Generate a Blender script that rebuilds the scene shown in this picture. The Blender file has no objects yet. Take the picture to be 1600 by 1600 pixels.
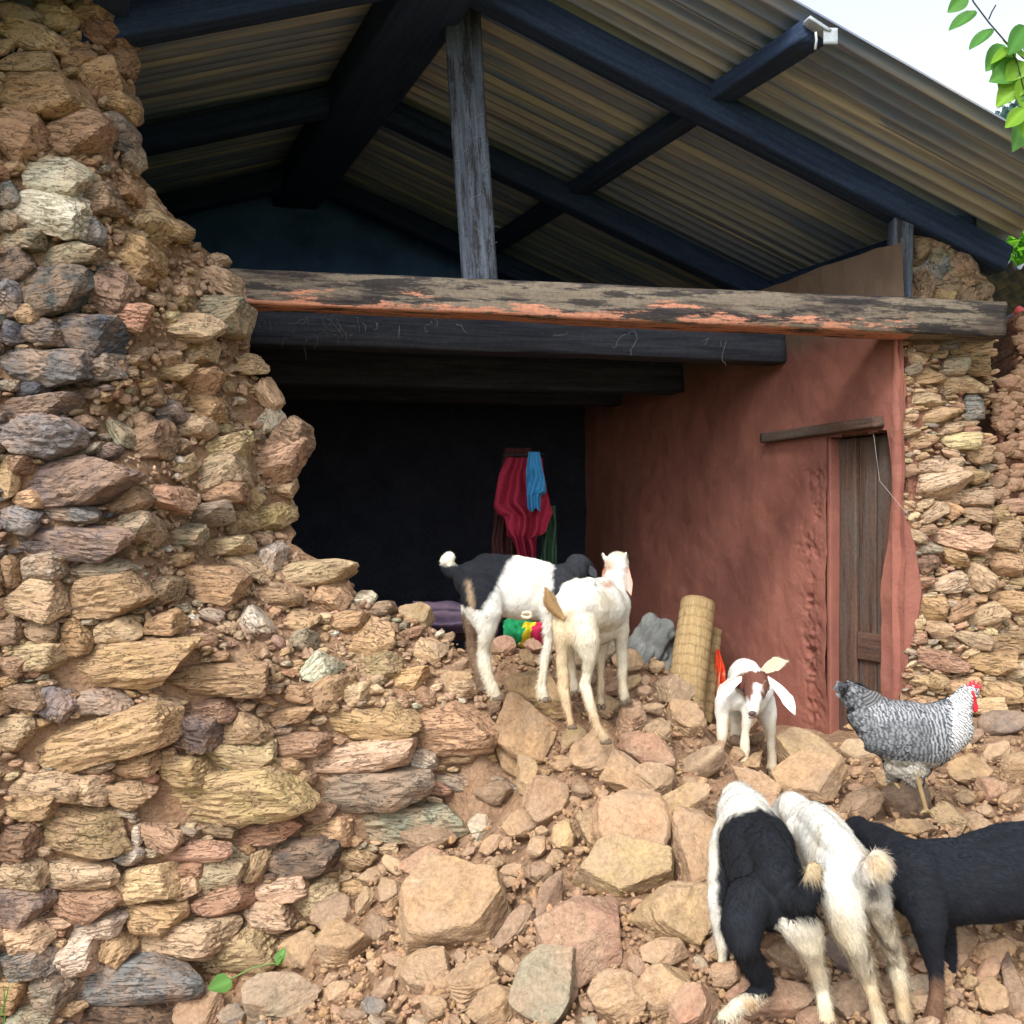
import bpy, bmesh, math, random
import numpy as np
from mathutils import Vector, Matrix
R = math.radians
sc = bpy.context.scene
col = sc.collection
# ------------------------------------------------------------------ camera, sky, sun, exposure
EYE, HOR, F = 1.7, 820.0, 1600.0
cd = bpy.data.cameras.new('camera'); cam = bpy.data.objects.new('camera', cd); col.objects.link(cam)
cam.location = (0, 0, EYE); cam.rotation_euler = (R(90), 0, 0)
cd.sensor_width = 36; cd.lens = 36; cd.shift_y = 0.0125; cd.clip_end = 3000; cd.clip_start = 0.05
sc.camera = cam
SUN_EL, SUN_AZ = R(45), R(203)          # azimuth measured from +Y clockwise: behind the camera, a little left
w = bpy.data.worlds.new('World'); sc.world = w; w.use_nodes = True
nt = w.node_tree; nt.nodes.clear()
sky = nt.nodes.new('ShaderNodeTexSky'); sky.sky_type = 'NISHITA'; sky.sun_disc = False
sky.sun_elevation = SUN_EL; sky.sun_rotation = SUN_AZ; sky.air_density = 1.0; sky.dust_density = 3.0; sky.ozone_density = 1.0
hs = nt.nodes.new('ShaderNodeHueSaturation'); hs.inputs['Saturation'].default_value = 0.30; hs.inputs['Value'].default_value = 2.0
bg = nt.nodes.new('ShaderNodeBackground'); bg.inputs[1].default_value = 0.15
wo = nt.nodes.new('ShaderNodeOutputWorld')
nt.links.new(sky.outputs[0], hs.inputs['Color']); nt.links.new(hs.outputs[0], bg.inputs[0]); nt.links.new(bg.outputs[0], wo.inputs[0])
sd = bpy.data.lights.new('sun', 'SUN'); sd.energy = 1.9; sd.angle = R(12); sd.color = (1.0, 0.965, 0.91)
so = bpy.data.objects.new('sun', sd); col.objects.link(so)
sv = Vector((math.sin(SUN_AZ)*math.cos(SUN_EL), math.cos(SUN_AZ)*math.cos(SUN_EL), math.sin(SUN_EL)))
so.rotation_euler = sv.to_track_quat('Z', 'Y').to_euler(); so.location = sv*20
sc.view_settings.view_transform = 'Standard'; sc.view_settings.look = 'None'
sc.view_settings.exposure = 0.2; sc.view_settings.gamma = 1.0
sc.cycles.max_bounces = 6; sc.cycles.diffuse_bounces = 4; sc.cycles.use_denoising = True
# ------------------------------------------------------------------ geometry frame
U = np.array([.970, .242, 0.]); RR = np.array([-.392, .92, 0.]); NN = np.array([.92, .392, 0.])
A = np.array([1.74, 4.6, 0.])
def P(px, py, Y):
    return np.array([(px-800)/F*Y, Y, EYE+(HOR-py)/F*Y])
def Yf(px):                       # depth of the front wall plane seen at column px
    k = (np.asarray(px, float)-800)/F
    s = (k*4.6-1.74)/(.970-.242*k)
    return 4.6+.242*s
def Pn(px, py, Y):
    px, py, Y = np.broadcast_arrays(np.asarray(px, float), np.asarray(py, float), np.asarray(Y, float))
    return np.stack([(px-800)/F*Y, Y, EYE+(HOR-py)/F*Y], -1)
def proj(v):
    return 800+v[:, 0]/v[:, 1]*F, HOR-(v[:, 2]-EYE)/v[:, 1]*F
# ------------------------------------------------------------------ noise
def _h(ix, iy, iz, s):
    n = (ix*374761393+iy*668265263+iz*2147483647+s*974634777) & 0xffffffff
    n = ((n ^ (n >> 13))*1274126177) & 0xffffffff
    n = ((n ^ (n >> 15))*2246822519) & 0xffffffff
    return ((n ^ (n >> 16)) & 0xffff)/32767.5-1
def vnoise(p, seed=0):
    i = np.floor(p).astype(np.int64); f = p-i; f = f*f*(3-2*f)
    r = 0
    for a in (0, 1):
        for b in (0, 1):
            for c in (0, 1):
                wgt = (f[:, 0] if a else 1-f[:, 0])*(f[:, 1] if b else 1-f[:, 1])*(f[:, 2] if c else 1-f[:, 2])
                r = r+wgt*_h(i[:, 0]+a, i[:, 1]+b, i[:, 2]+c, seed)
    return r
def fbm(p, o=4, seed=0, g=.5):
    r = 0; a = 1; t = 0
    for k in range(o):
        r = r+a*vnoise(p*2**k+k*17.3, seed+k); t += a; a *= g
    return r/t
# ------------------------------------------------------------------ objects
def mk(name, V, Fc, mat, parent=None, attrs=None, smooth=True, origin=None):
    V = np.asarray(V, np.float64)
    og = np.zeros(3) if origin is None else np.asarray(origin, float)
    if parent is not None and origin is None: og = np.array(WORLD.get(parent.name, (0, 0, 0)), float)
    me = bpy.data.meshes.new(name)
    if isinstance(Fc, np.ndarray):
        n, k = Fc.shape
        me.vertices.add(len(V)); me.vertices.foreach_set('co', (V-og).ravel().astype(np.float32))
        me.loops.add(n*k); me.loops.foreach_set('vertex_index', Fc.ravel().astype(np.int32))
        me.polygons.add(n); me.polygons.foreach_set('loop_start', np.arange(0, n*k, k, dtype=np.int32))
        me.polygons.foreach_set('loop_total', np.full(n, k, np.int32))
    else:
        me.from_pydata([tuple(v) for v in V-og], [], [tuple(int(i) for i in f) for f in Fc])
    if smooth: me.polygons.foreach_set('use_smooth', np.ones(len(me.polygons), bool))
    else: me.polygons.foreach_set('use_smooth', np.zeros(len(me.polygons), bool))
    for k, a in (attrs or {}).items():
        a = np.asarray(a, np.float32)
        if k == 'col':
            at = me.attributes.new(k, 'FLOAT_COLOR', 'POINT')
            at.data.foreach_set('color', np.concatenate([a, np.ones((len(a), 1), np.float32)], 1).ravel())
        else:
            at = me.attributes.new(k, 'FLOAT_VECTOR', 'POINT'); at.data.foreach_set('vector', a.ravel())
    me.update(calc_edges=True); me.validate(verbose=False)
    if mat is not None: me.materials.append(mat)
    o = bpy.data.objects.new(name, me); col.objects.link(o)
    if parent is not None:
        o.parent = parent
        WORLD[o.name] = tuple(og)
        po = np.array(WORLD.get(parent.name, (0, 0, 0)), float); o.location = tuple(og-po)
    else:
        o.location = tuple(og); WORLD[o.name] = tuple(og)
    return o
WORLD = {}
def tag(o, label=None, cat=None, group=None, kind=None):
    if label: o['label'] = label
    if cat: o['category'] = cat
    if group: o['group'] = group
    if kind: o['kind'] = kind
    return o
def empty(name, loc, label, cat, group=None):
    o = bpy.data.objects.new(name, None); col.objects.link(o); o.location = tuple(loc); o.empty_display_size = .1
    WORLD[o.name] = tuple(float(x) for x in loc)
    return tag(o, label, cat, group)
class MB:
    def __init__(s): s.V = []; s.F = []; s.n = 0; s.at = {}
    def add(s, V, Fc, **at):
        V = np.asarray(V, float); Fc = np.asarray(Fc)
        s.V.append(V); s.F.append(Fc+s.n); s.n += len(V)
        for k, a in at.items():
            a = np.asarray(a, float)
            if a.ndim == 1: a = np.tile(a, (len(V), 1))
            s.at.setdefault(k, []).append(a)
    def build(s, name, mat, parent=None, smooth=True, origin=None):
        V = np.concatenate(s.V)
        if all(f.shape[1] == s.F[0].shape[1] for f in s.F): Fc = np.concatenate(s.F)
        else: Fc = [tuple(r) for f in s.F for r in f]
        return mk(name, V, Fc, mat, parent, {k: np.concatenate(a) for k, a in s.at.items()}, smooth, origin)
def ico(sub):
    bm = bmesh.new(); bmesh.ops.create_icosphere(bm, subdivisions=sub, radius=1)
    V = np.array([v.co[:] for v in bm.verts]); Fc = np.array([[v.index for v in f.verts] for f in bm.faces]); bm.free()
    return V/np.linalg.norm(V, axis=1)[:, None], Fc
ICO = {k: ico(k) for k in (1, 2, 3, 4, 5)}
def nrm(v): v = np.asarray(v, float); return v/np.linalg.norm(v)
def grid_faces(nr, nc):
    i = np.arange(nr-1)[:, None]*nc+np.arange(nc-1)[None]
    return np.stack([i, i+1, i+nc+1, i+nc], -1).reshape(-1, 4)
# a hewn bar between two points, subdivided and slightly irregular
def bar(p0, p1, wdt, hgt, up=(0, 0, 1), n=40, rough=.006, seed=0, taper=1., bev=.12):
    p0 = np.asarray(p0, float); p1 = np.asarray(p1, float); d = p1-p0; L = np.linalg.norm(d); d = d/L
    sd_ = nrm(np.cross(d, up)); u_ = np.cross(sd_, d)
    prof = []
    m = 5
    b = bev
    for (x0, y0, x1, y1) in ((-1+b, -1, 1-b, -1), (1, -1+b, 1, 1-b), (1-b, 1, -1+b, 1), (-1, 1-b, -1, -1+b)):
        for k in range(m): prof.append((x0+(x1-x0)*k/(m-1), y0+(y1-y0)*k/(m-1)))
    prof = np.array(prof); k = len(prof)
    t = np.linspace(0, 1, n)
    V = []; LC = []
    for ti in t:
        s_ = 1+(taper-1)*ti
        q = prof*np.array([wdt/2, hgt/2])*s_
        V.append(p0+d*L*ti+q[:, :1]*sd_+q[:, 1:]*u_)
        LC.append(np.stack([np.full(k, L*ti)+seed*3.1, q[:, 0]+seed, q[:, 1]], 1))
    V = np.concatenate(V); LC = np.concatenate(LC)
    nn = fbm(LC*np.array([3, 30, 30])+seed, 3, seed)
    n2 = fbm(LC*np.array([1.2, 4, 4])+seed, 2, seed+5)
    cen = np.repeat(p0+d*L*t[:, None], k, 0)
    out = V-cen; out = out/np.maximum(np.linalg.norm(out, axis=1), 1e-6)[:, None]
    V = V+out*(nn*rough+n2*rough*1.5)[:, None]
    fs = []
    for i in range(n-1):
        for j in range(k):
            a = i*k+j; bq = i*k+(j+1) % k
            fs.append((a, bq, bq+k, a+k))
    # caps as fans of quads
    c0 = len(V); V = np.vstack([V, p0, p1]); LC = np.vstack([LC, LC[0], LC[-1]])
    F3 = [(c0, (j+1) % k, j) for j in range(k)]+[(c0+1, (n-1)*k+j, (n-1)*k+(j+1) % k) for j in range(k)]
    tri = []
    for f in fs: tri.append((f[0], f[1], f[2])); tri.append((f[0], f[2], f[3]))
    return V, np.array(tri+F3), LC
def tube(pts, rad, k=8):
    pts = np.asarray(pts, float); n = len(pts); rad = np.broadcast_to(rad, (n,))
    V = []; ref = np.array([.13, .21, .97])
    for i in range(n):
        d = nrm(pts[min(i+1, n-1)]-pts[max(i-1, 0)]); a = nrm(np.cross(d, ref)); b = np.cross(d, a)
        th = np.arange(k)/k*2*np.pi
        V.append(pts[i]+rad[i]*(np.cos(th)[:, None]*a+np.sin(th)[:, None]*b))
    V = np.concatenate(V); fs = []
    for i in range(n-1):
        for j in range(k):
            a = i*k+j; b = i*k+(j+1) % k; fs += [(a, b, b+k), (a, b+k, a+k)]
    c = len(V); V = np.vstack([V, pts[0], pts[-1]])
    fs += [(c, (j+1) % k, j) for j in range(k)]+[(c+1, (n-1)*k+j, (n-1)*k+(j+1) % k) for j in range(k)]
    return V, np.array(fs)
# ------------------------------------------------------------------ materials
class NT:
    def __init__(s, name, rough=.9):
        s.m = bpy.data.materials.new(name); s.m.use_nodes = True; s.t = s.m.node_tree
        s.b = s.t.nodes['Principled BSDF']; s.b.inputs['Roughness'].default_value = rough
        s.b.inputs['Specular IOR Level'].default_value = .25
    def n(s, ty, **kw):
        x = s.t.nodes.new(ty)
        for k, v in kw.items():
            if k.startswith('_'): setattr(x, k[1:], v)
            else: x.inputs[k.replace('_', ' ')].default_value = v
        return x
    def l(s, a, b): s.t.links.new(a, b)
    def attr(s, name, vec=False):
        a = s.n('ShaderNodeAttribute', _attribute_name=name); return a.outputs['Vector' if vec else 'Color']
    def mapv(s, src, scale):
        m = s.n('ShaderNodeMapping'); m.inputs['Scale'].default_value = scale; s.l(src, m.inputs['Vector']); return m.outputs[0]
    def noise(s, vec, scale, detail=5, rough=.6, dist=0):
        x = s.n('ShaderNodeTexNoise', Scale=scale, Detail=detail, Roughness=rough, Distortion=dist)
        if vec is not None: s.l(vec, x.inputs['Vector'])
        return x.outputs['Fac']
    def ramp(s, fac, stops):
        x = s.n('ShaderNodeValToRGB'); e = x.color_ramp.elements
        while len(e) < len(stops): e.new(.5)
        for i, (p, c) in enumerate(stops):
            e[i].position = p; e[i].color = (c, c, c, 1) if isinstance(c, (int, float)) else (*c, 1)
        s.l(fac, x.inputs[0]); return x.outputs[0]
    def mix(s, fac, a, b, mode='MIX'):
        x = s.n('ShaderNodeMix', _data_type='RGBA', _blend_type=mode)
        for sock, v in ((x.inputs[0], fac), (x.inputs[6], a), (x.inputs[7], b)):
            if isinstance(v, (int, float)): sock.default_value = v
            elif isinstance(v, tuple): sock.default_value = (*v, 1)
            else: s.l(v, sock)
        return x.outputs[2]
    def math(s, op, a, b):
        x = s.n('ShaderNodeMath', _operation=op)
        for i, v in enumerate((a, b)):
            if isinstance(v, (int, float)): x.inputs[i].default_value = v
            else: s.l(v, x.inputs[i])
        return x.outputs[0]
    def bump(s, h, strength, dist, prev=None):
        x = s.n('ShaderNodeBump', Strength=strength, Distance=dist); s.l(h, x.inputs['Height'])
        if prev is not None: s.l(prev, x.inputs['Normal'])
        return x.outputs[0]
    def done(s, c, nrm_=None):
        if isinstance(c, tuple): s.b.inputs['Base Color'].default_value = (*c, 1)
        else: s.l(c, s.b.inputs['Base Color'])
        if nrm_ is not None: s.l(nrm_, s.b.inputs['Normal'])
        return s.m
MUD = (.42, .272, .172)
def stone_mat():
    t = NT('layered_stone', .92); lc = t.attr('lc', True); c = t.attr('col')
    st = t.noise(t.mapv(lc, (9, 48, 16)), 1.0, 8, .75, .9)
    big = t.noise(lc, 9, 4, .6)
    fine = t.noise(lc, 90, 4, .7)
    f1 = t.ramp(st, [(.28, .42), (.46, .92), (.7, 1.22)])
    cc = t.mix(1.0, c, f1, 'MULTIPLY')
    cc = t.mix(t.ramp(big, [(.42, 0), (.62, .5)]), cc, MUD)
    cc = t.mix(1.0, cc, t.ramp(fine, [(.3, .78), (.7, 1.18)]), 'MULTIPLY')
    iron = t.ramp(t.noise(t.mapv(lc, (6, 16, 6)), 1.3, 5, .7), [(.58, 0), (.7, .45)])
    cc = t.mix(iron, cc, (.22, .10, .045))
    ck = t.noise(t.mapv(lc, (7, 42, 16)), 1.0, 4, .6, 1.2); ckm = t.ramp(ck, [(.478, 1), (.492, .0), (.500, .0), (.515, 1)])
    cc = t.mix(1.0, cc, t.ramp(ck, [(.475, 1), (.492, .55), (.50, .55), (.520, 1)]), 'MULTIPLY')
    n1 = t.bump(ckm, .9, .008, t.bump(st, .6, .010)); n2 = t.bump(fine, .6, .004, n1); 
    return t.done(cc, t.bump(t.noise(lc, 28, 4, .6), .5, .010, n2))
def rubble_mat():
    t = NT('dusty_stone', .95); lc = t.attr('lc', True); c = t.attr('col')
    st = t.noise(t.mapv(lc, (9, 9, 45)), 1.0, 6, .65, .8)
    big = t.noise(lc, 7, 5, .65); fine = t.noise(lc, 70, 5, .7)
    cc = t.mix(1.0, c, t.ramp(st, [(.3, .68), (.5, 1.0), (.72, 1.15)]), 'MULTIPLY')
    cc = t.mix(t.ramp(big, [(.38, .05), (.6, .75)]), cc, (.41, .285, .188))
    sp = t.ramp(t.noise(lc, 16, 5, .7), [(.62, 0), (.74, .45)])
    cc = t.mix(sp, cc, (.58, .46, .32))
    dk = t.ramp(t.noise(lc, 11, 6, .75), [(.30, .55), (.44, 0)])
    cc = t.mix(dk, cc, (.26, .15, .085))
    cc = t.mix(1.0, cc, t.ramp(fine, [(.3, .72), (.7, 1.2)]), 'MULTIPLY')
    ck = t.noise(t.mapv(lc, (6, 6, 34)), 1.0, 4, .6, 1.0)
    cc = t.mix(1.0, cc, t.ramp(ck, [(.480, 1), (.492, .86), (.498, .86), (.510, 1)]), 'MULTIPLY')
    n1 = t.bump(t.ramp(ck, [(.47, 1), (.492, .0), (.500, .0), (.52, 1)]), .35, .005, t.bump(st, .6, .014)); n2 = t.bump(fine, .7, .005, n1)
    return t.done(cc, t.bump(t.noise(lc, 22, 6, .7), .8, .016, n2))
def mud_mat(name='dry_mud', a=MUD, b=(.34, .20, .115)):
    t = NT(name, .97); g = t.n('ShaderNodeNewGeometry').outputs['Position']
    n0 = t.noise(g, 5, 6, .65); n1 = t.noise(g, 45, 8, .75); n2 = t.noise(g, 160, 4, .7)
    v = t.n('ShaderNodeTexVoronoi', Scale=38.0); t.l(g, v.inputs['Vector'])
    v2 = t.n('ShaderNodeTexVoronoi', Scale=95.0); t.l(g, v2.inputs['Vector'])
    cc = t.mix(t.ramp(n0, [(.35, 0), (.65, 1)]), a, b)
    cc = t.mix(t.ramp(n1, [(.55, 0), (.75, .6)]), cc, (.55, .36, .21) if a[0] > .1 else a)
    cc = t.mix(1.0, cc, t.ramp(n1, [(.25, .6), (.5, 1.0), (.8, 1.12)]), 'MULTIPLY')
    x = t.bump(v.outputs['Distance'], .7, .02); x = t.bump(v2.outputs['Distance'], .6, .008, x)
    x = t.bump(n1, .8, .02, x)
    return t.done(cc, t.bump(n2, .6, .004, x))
def wood_mat(name, base, dark, paint=None, pamt=.5, grey=None, pcut=99.):
    t = NT(name, .8); lc = t.attr('lc', True)
    g = t.noise(t.mapv(lc, (2.2, 45, 45)), 1.0, 6, .7, .4); g2 = t.noise(t.mapv(lc, (1.2, 7, 7)), 1.3, 5, .7)
    cc = t.mix(t.ramp(g, [(.35, 0), (.62, 1)]), dark, base)
    if grey: cc = t.mix(t.ramp(g2, [(.46, 0), (.54, .85)]), cc, grey)
    if paint: cc = t.mix(t.ramp(t.noise(t.mapv(lc, (1.7, 12, 12)), 1.9, 6, .75), [(.50, 0), (.56, .9)]), cc, (.022, .020, .022))
    if paint:
        sx = t.n('ShaderNodeSeparateXYZ'); t.l(lc, sx.inputs[0])
        low = t.math('ADD', t.math('MULTIPLY', sx.outputs[2], -2.1), t.math('MULTIPLY', t.math('GREATER_THAN', sx.outputs[0], pcut), -1.0))
        f = t.math('ADD', t.noise(t.mapv(lc, (2.4, 14, 14)), 1.6, 6, .75), low)
        cc = t.mix(t.ramp(f, [(pamt, 0), (pamt+.05, 1)]), cc, paint)
    cc = t.mix(1.0, cc, t.ramp(t.noise(lc, 60, 4, .7), [(.3, .72), (.7, 1.15)]), 'MULTIPLY')
    x = t.bump(g, .7, .008)
    return t.done(cc, t.bump(t.noise(t.mapv(lc, (8, 90, 90)), 1, 3, .6), .4, .003, x))
def metal_mat():
    t = NT('galvanised_sheet', .55); lc = t.attr('lc', True)
    n = t.noise(t.mapv(lc, (1, 3, 1)), 1.6, 5, .65)
    cc = t.mix(t.ramp(n, [(.35, 0), (.65, 1)]), (.13, .185, .30), (.21, .225, .275))  # bluish tints imitate the haze under the roof
    s = t.ramp(t.noise(t.mapv(lc, (.4, 12, 1)), 1.2, 4, .6), [(.45, 0), (.60, .85)])
    cc = t.mix(s, cc, (.46, .425, .34))
    t.b.inputs['Metallic'].default_value = .25
    return t.done(cc, t.bump(t.noise(lc, 50, 3, .6), .15, .002))
def plaster_mat():
    t = NT('red_clay_plaster', .93); g = t.n('ShaderNodeNewGeometry').outputs['Position']
    n0 = t.noise(g, 2.2, 6, .6); n1 = t.noise(g, 11, 6, .7); n2 = t.noise(g, 70, 4, .7)
    cc = t.mix(t.ramp(n0, [(.35, 0), (.65, 1)]), (.300, .118, .086), (.225, .088, .068))
    cc = t.mix(t.ramp(n1, [(.52, 0), (.72, .45)]), cc, (.34, .155, .115))
    cc = t.mix(t.ramp(t.noise(g, 6, 6, .75), [(.62, 0), (.72, .5)]), cc, (.15, .058, .048))
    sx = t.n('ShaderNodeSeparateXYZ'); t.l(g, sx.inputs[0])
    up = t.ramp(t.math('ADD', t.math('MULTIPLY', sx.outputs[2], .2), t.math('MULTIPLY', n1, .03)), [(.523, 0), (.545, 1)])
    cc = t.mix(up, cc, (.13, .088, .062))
    x = t.bump(n1, .5, .02)
    return t.done(cc, t.bump(n2, .5, .004, x))
def attr_mat(name, rough=.8, bumps=0, scale=60, sheen=0, var=.15):
    t = NT(name, rough); c = t.attr('col'); g = t.n('ShaderNodeNewGeometry').outputs['Position']
    n = t.noise(g, scale, 4, .65)
    cc = t.mix(1.0, c, t.ramp(n, [(.3, 1-var), (.7, 1+var)]), 'MULTIPLY')
    if sheen:
        t.b.inputs['Sheen Weight'].default_value = sheen
    return t.done(cc, t.bump(n, .4, bumps) if bumps else None)
def plain(name, c, rough=.8, var=.2, scale=20, bumps=.002):
    t = NT(name, rough); g = t.n('ShaderNodeNewGeometry').outputs['Position']
    n = t.noise(g, scale, 5, .65)
    cc = t.mix(1.0, c, t.ramp(n, [(.3, 1-var), (.7, 1+var)]), 'MULTIPLY')
    return t.done(cc, t.bump(n, .4, bumps))
M = dict(stone=stone_mat(), rubble=rubble_mat(), mud=mud_mat(), mudin=mud_mat('unlit_mud', (.028, .034, .050), (.018, .023, .036)),  # mudin: navy darkness of the unlit room painted into the mud colour
         redmud=mud_mat('reddish_mud', (.33, .17, .11), (.25, .11, .075)),
         tie=wood_mat('weathered_painted_timber', (.13, .10, .078), (.022, .020, .022), (.50, .225, .145), .60, (.20, .165, .125), 6.15),
         dark=wood_mat('dark_timber', (.050, .055, .072), (.018, .021, .032)),
         blue=wood_mat('haze_blue_timber', (.028, .048, .098), (.012, .024, .058)),  # blue here is painted haze, not the timber's own colour
         post=wood_mat('grey_blue_timber', (.105, .125, .165), (.035, .045, .065), (.28, .16, .11), .80),
         door=wood_mat('old_brown_timber', (.150, .085, .060), (.055, .035, .028), None, .5, (.11, .085, .072)),
         metal=metal_mat(), plaster=plaster_mat(),
         fur=attr_mat('short_fur', .85, .0012, 220, 0), feather=attr_mat('feathers', .7, 0, 60, 0, .08),
         cloth=attr_mat('cloth', .9, .002, 90), smooth=attr_mat('smooth_surface', .5, .0008, 60),
         leaf=None)
def leaf_mat():
    t = NT('leaf', .45); c = t.attr('col')
    t.l(c, t.b.inputs['Base Color'])
    tr = t.n('ShaderNodeBsdfTranslucent'); t.l(c, tr.inputs['Color'])
    ad = t.n('ShaderNodeMixShader'); ad.inputs[0].default_value = .5
    out = t.t.nodes['Material Output']; t.l(t.b.outputs[0], ad.inputs[1]); t.l(tr.outputs[0], ad.inputs[2]); t.l(ad.outputs[0], out.inputs[0])
    return t.m
M['leaf'] = leaf_mat()
# ------------------------------------------------------------------ rocks
COL = dict(o=(.43, .285, .155), y=(.49, .355, .220), g=(.205, .198, .19), d=(.085, .086, .092), b=(.25, .165, .11), w=(.58, .52, .41),
           r=(.38, .225, .145), v=(.30, .258, .190), p=(.165, .128, .112), k=(.11, .068, .055))
def rock(dims, sub, rng, slab=True, smooth=False, strata=1.0):
    D, Fc = ICO[sub]
    axes = []
    if slab == 'wall':
        for s_ in (1, -1):
            axes.append((np.array([rng.normal(0, .12), rng.normal(0, .15), s_]), rng.uniform(.86, 1)))
            axes.append((np.array([rng.normal(0, .10), s_, rng.normal(0, .15)]), rng.uniform(.80, 1)))
            axes.append((np.array([s_, rng.normal(0, .9), rng.normal(0, .2)]), rng.uniform(.88, 1)))
        axes.append((np.array([rng.normal(0, .2), rng.uniform(.4, .9), 1]), rng.uniform(.95, 1.2)))
        axes.append((np.array([rng.normal(0, .2), -rng.uniform(.4, .9), 1]), rng.uniform(.95, 1.2)))
        for k in range(4):
            th = rng.uniform(0, 2*np.pi); axes.append((np.array([np.cos(th), np.sin(th), rng.normal(0, .3)]), rng.uniform(.98, 1.25)))
        for k in range(3): axes.append((rng.normal(size=3), rng.uniform(1.0, 1.3)))
    elif slab:
        for s_ in (1, -1):
            axes.append((np.array([rng.normal(0, .10), rng.normal(0, .10), s_]), rng.uniform(.85, 1)))
        n_ = rng.integers(6, 9); t0 = rng.uniform(0, 6.28)
        for k in range(n_):
            th = t0+(k+rng.uniform(-.3, .3))/n_*2*np.pi; axes.append((np.array([np.cos(th), np.sin(th), rng.normal(0, .28)]), rng.uniform(.80, .98)))
        for k in range(3): axes.append((rng.normal(size=3), rng.uniform(.85, 1.15)))
    else:
        for k in range(13): axes.append((rng.normal(size=3), rng.uniform(.70, 1.05)))
    p = 60. if not smooth else 5.
    acc = 0
    for n, d in axes:
        n = n/np.linalg.norm(n); c = np.maximum(D@n, 1e-3)/d; acc = acc+c**p
    r = np.minimum(acc**(-1/p), 1.55 if slab else 1.35)
    V = D*r[:, None]*np.asarray(dims)
    if slab:
        lo, hi = V.min(0), V.max(0); V = (V-(lo+hi)/2)/((hi-lo)/2)*np.asarray(dims)
    off = rng.uniform(-50, 50, 3)
    mn = min(dims)
    if not smooth:
        q = V/mn+off
        V = V+D*(fbm(q*.9, 3, 3)*mn*.11)[:, None]
        if sub >= 3:
            ax = 1 if slab == 'wall' else 2
            lay = V[:, ax]/mn*3.6+fbm(q*np.array([.5, .5, .5]), 3, 9)*2.6
            saw = lay-np.floor(lay); msk = np.clip(fbm(q*.7, 2, 33)*3+.35, 0, 1)
            rad = D.copy(); rad[:, ax] *= .15
            V = V+rad*((saw**1.5-.4)*msk*mn*.17*strata)[:, None]
            V = V+D*(fbm(q*3.1, 3, 21)*mn*.075)[:, None]
    else:
        V = V+D*(fbm(V/mn+off, 2, 3)*mn*.08)[:, None]
    return V, Fc, V+off
def jit_col(c, rng, a=.12):
    c = np.array(COL[c] if isinstance(c, str) else c)
    return np.clip(c*(1+rng.normal(0, a))*(1+rng.normal(0, a*.35, 3)), .02, .75)
OCC = np.zeros((420, 520), bool)        # bookkeeping of where a stone already sits, 4 px cells, origin (-240,-60)
def occ_mask(cx, cy, w_, h_, ang, grow=1.0):
    yy, xx = np.mgrid[0:OCC.shape[0], 0:OCC.shape[1]]; X = xx*4-240-cx; Y = yy*4-60-cy
    a = R(ang); u = X*math.cos(a)-Y*math.sin(a); v = X*math.sin(a)+Y*math.cos(a)
    return (np.abs(u/(w_/2*grow))**2.6+np.abs(v/(h_/2*grow))**2.6) < 1
def occ_box(cx, cy, w_, h_, ang, grow=1.0):
    m = max(w_, h_); x0 = int((cx-m+240)/4); x1 = int((cx+m+240)/4)+2; y0 = int((cy-m+60)/4); y1 = int((cy+m+60)/4)+2
    x1 = min(x1, OCC.shape[1]); y1 = min(y1, OCC.shape[0]); x0 = min(max(x0, 0), x1); y0 = min(max(y0, 0), y1)
    yy, xx = np.mgrid[y0:y1, x0:x1]; X = xx*4-240-cx; Y = yy*4-60-cy
    a = R(ang); u = X*math.cos(a)-Y*math.sin(a); v = X*math.sin(a)+Y*math.cos(a)
    return (slice(y0, y1), slice(x0, x1)), (np.abs(u/(w_/2*grow))**2.6+np.abs(v/(h_/2*grow))**2.6) < 1
def inpoly(x, y, poly):
    x = np.asarray(x, float); y = np.asarray(y, float); r = np.zeros(x.shape, bool); n = len(poly)
    for i in range(n):
        x0, y0 = poly[i]; x1, y1 = poly[(i+1) % n]
        if y0 == y1: continue
        c = ((y0 > y) != (y1 > y)) & (x < (x1-x0)*(y-y0)/(y1-y0)+x0); r ^= c
    return r
def distpoly(x, y, poly):
    x = np.asarray(x, float); y = np.asarray(y, float); d = np.full(x.shape, 1e9); n = len(poly)
    for i in range(n):
        x0, y0 = poly[i]; x1, y1 = poly[(i+1) % n]; L2 = (x1-x0)**2+(y1-y0)**2
        t = np.clip(((x-x0)*(x1-x0)+(y-y0)*(y1-y0))/max(L2, 1e-9), 0, 1)
        d = np.minimum(d, np.hypot(x-x0-t*(x1-x0), y-y0-t*(y1-y0)))
    return np.where(inpoly(x, y, poly), 0, d)
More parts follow.
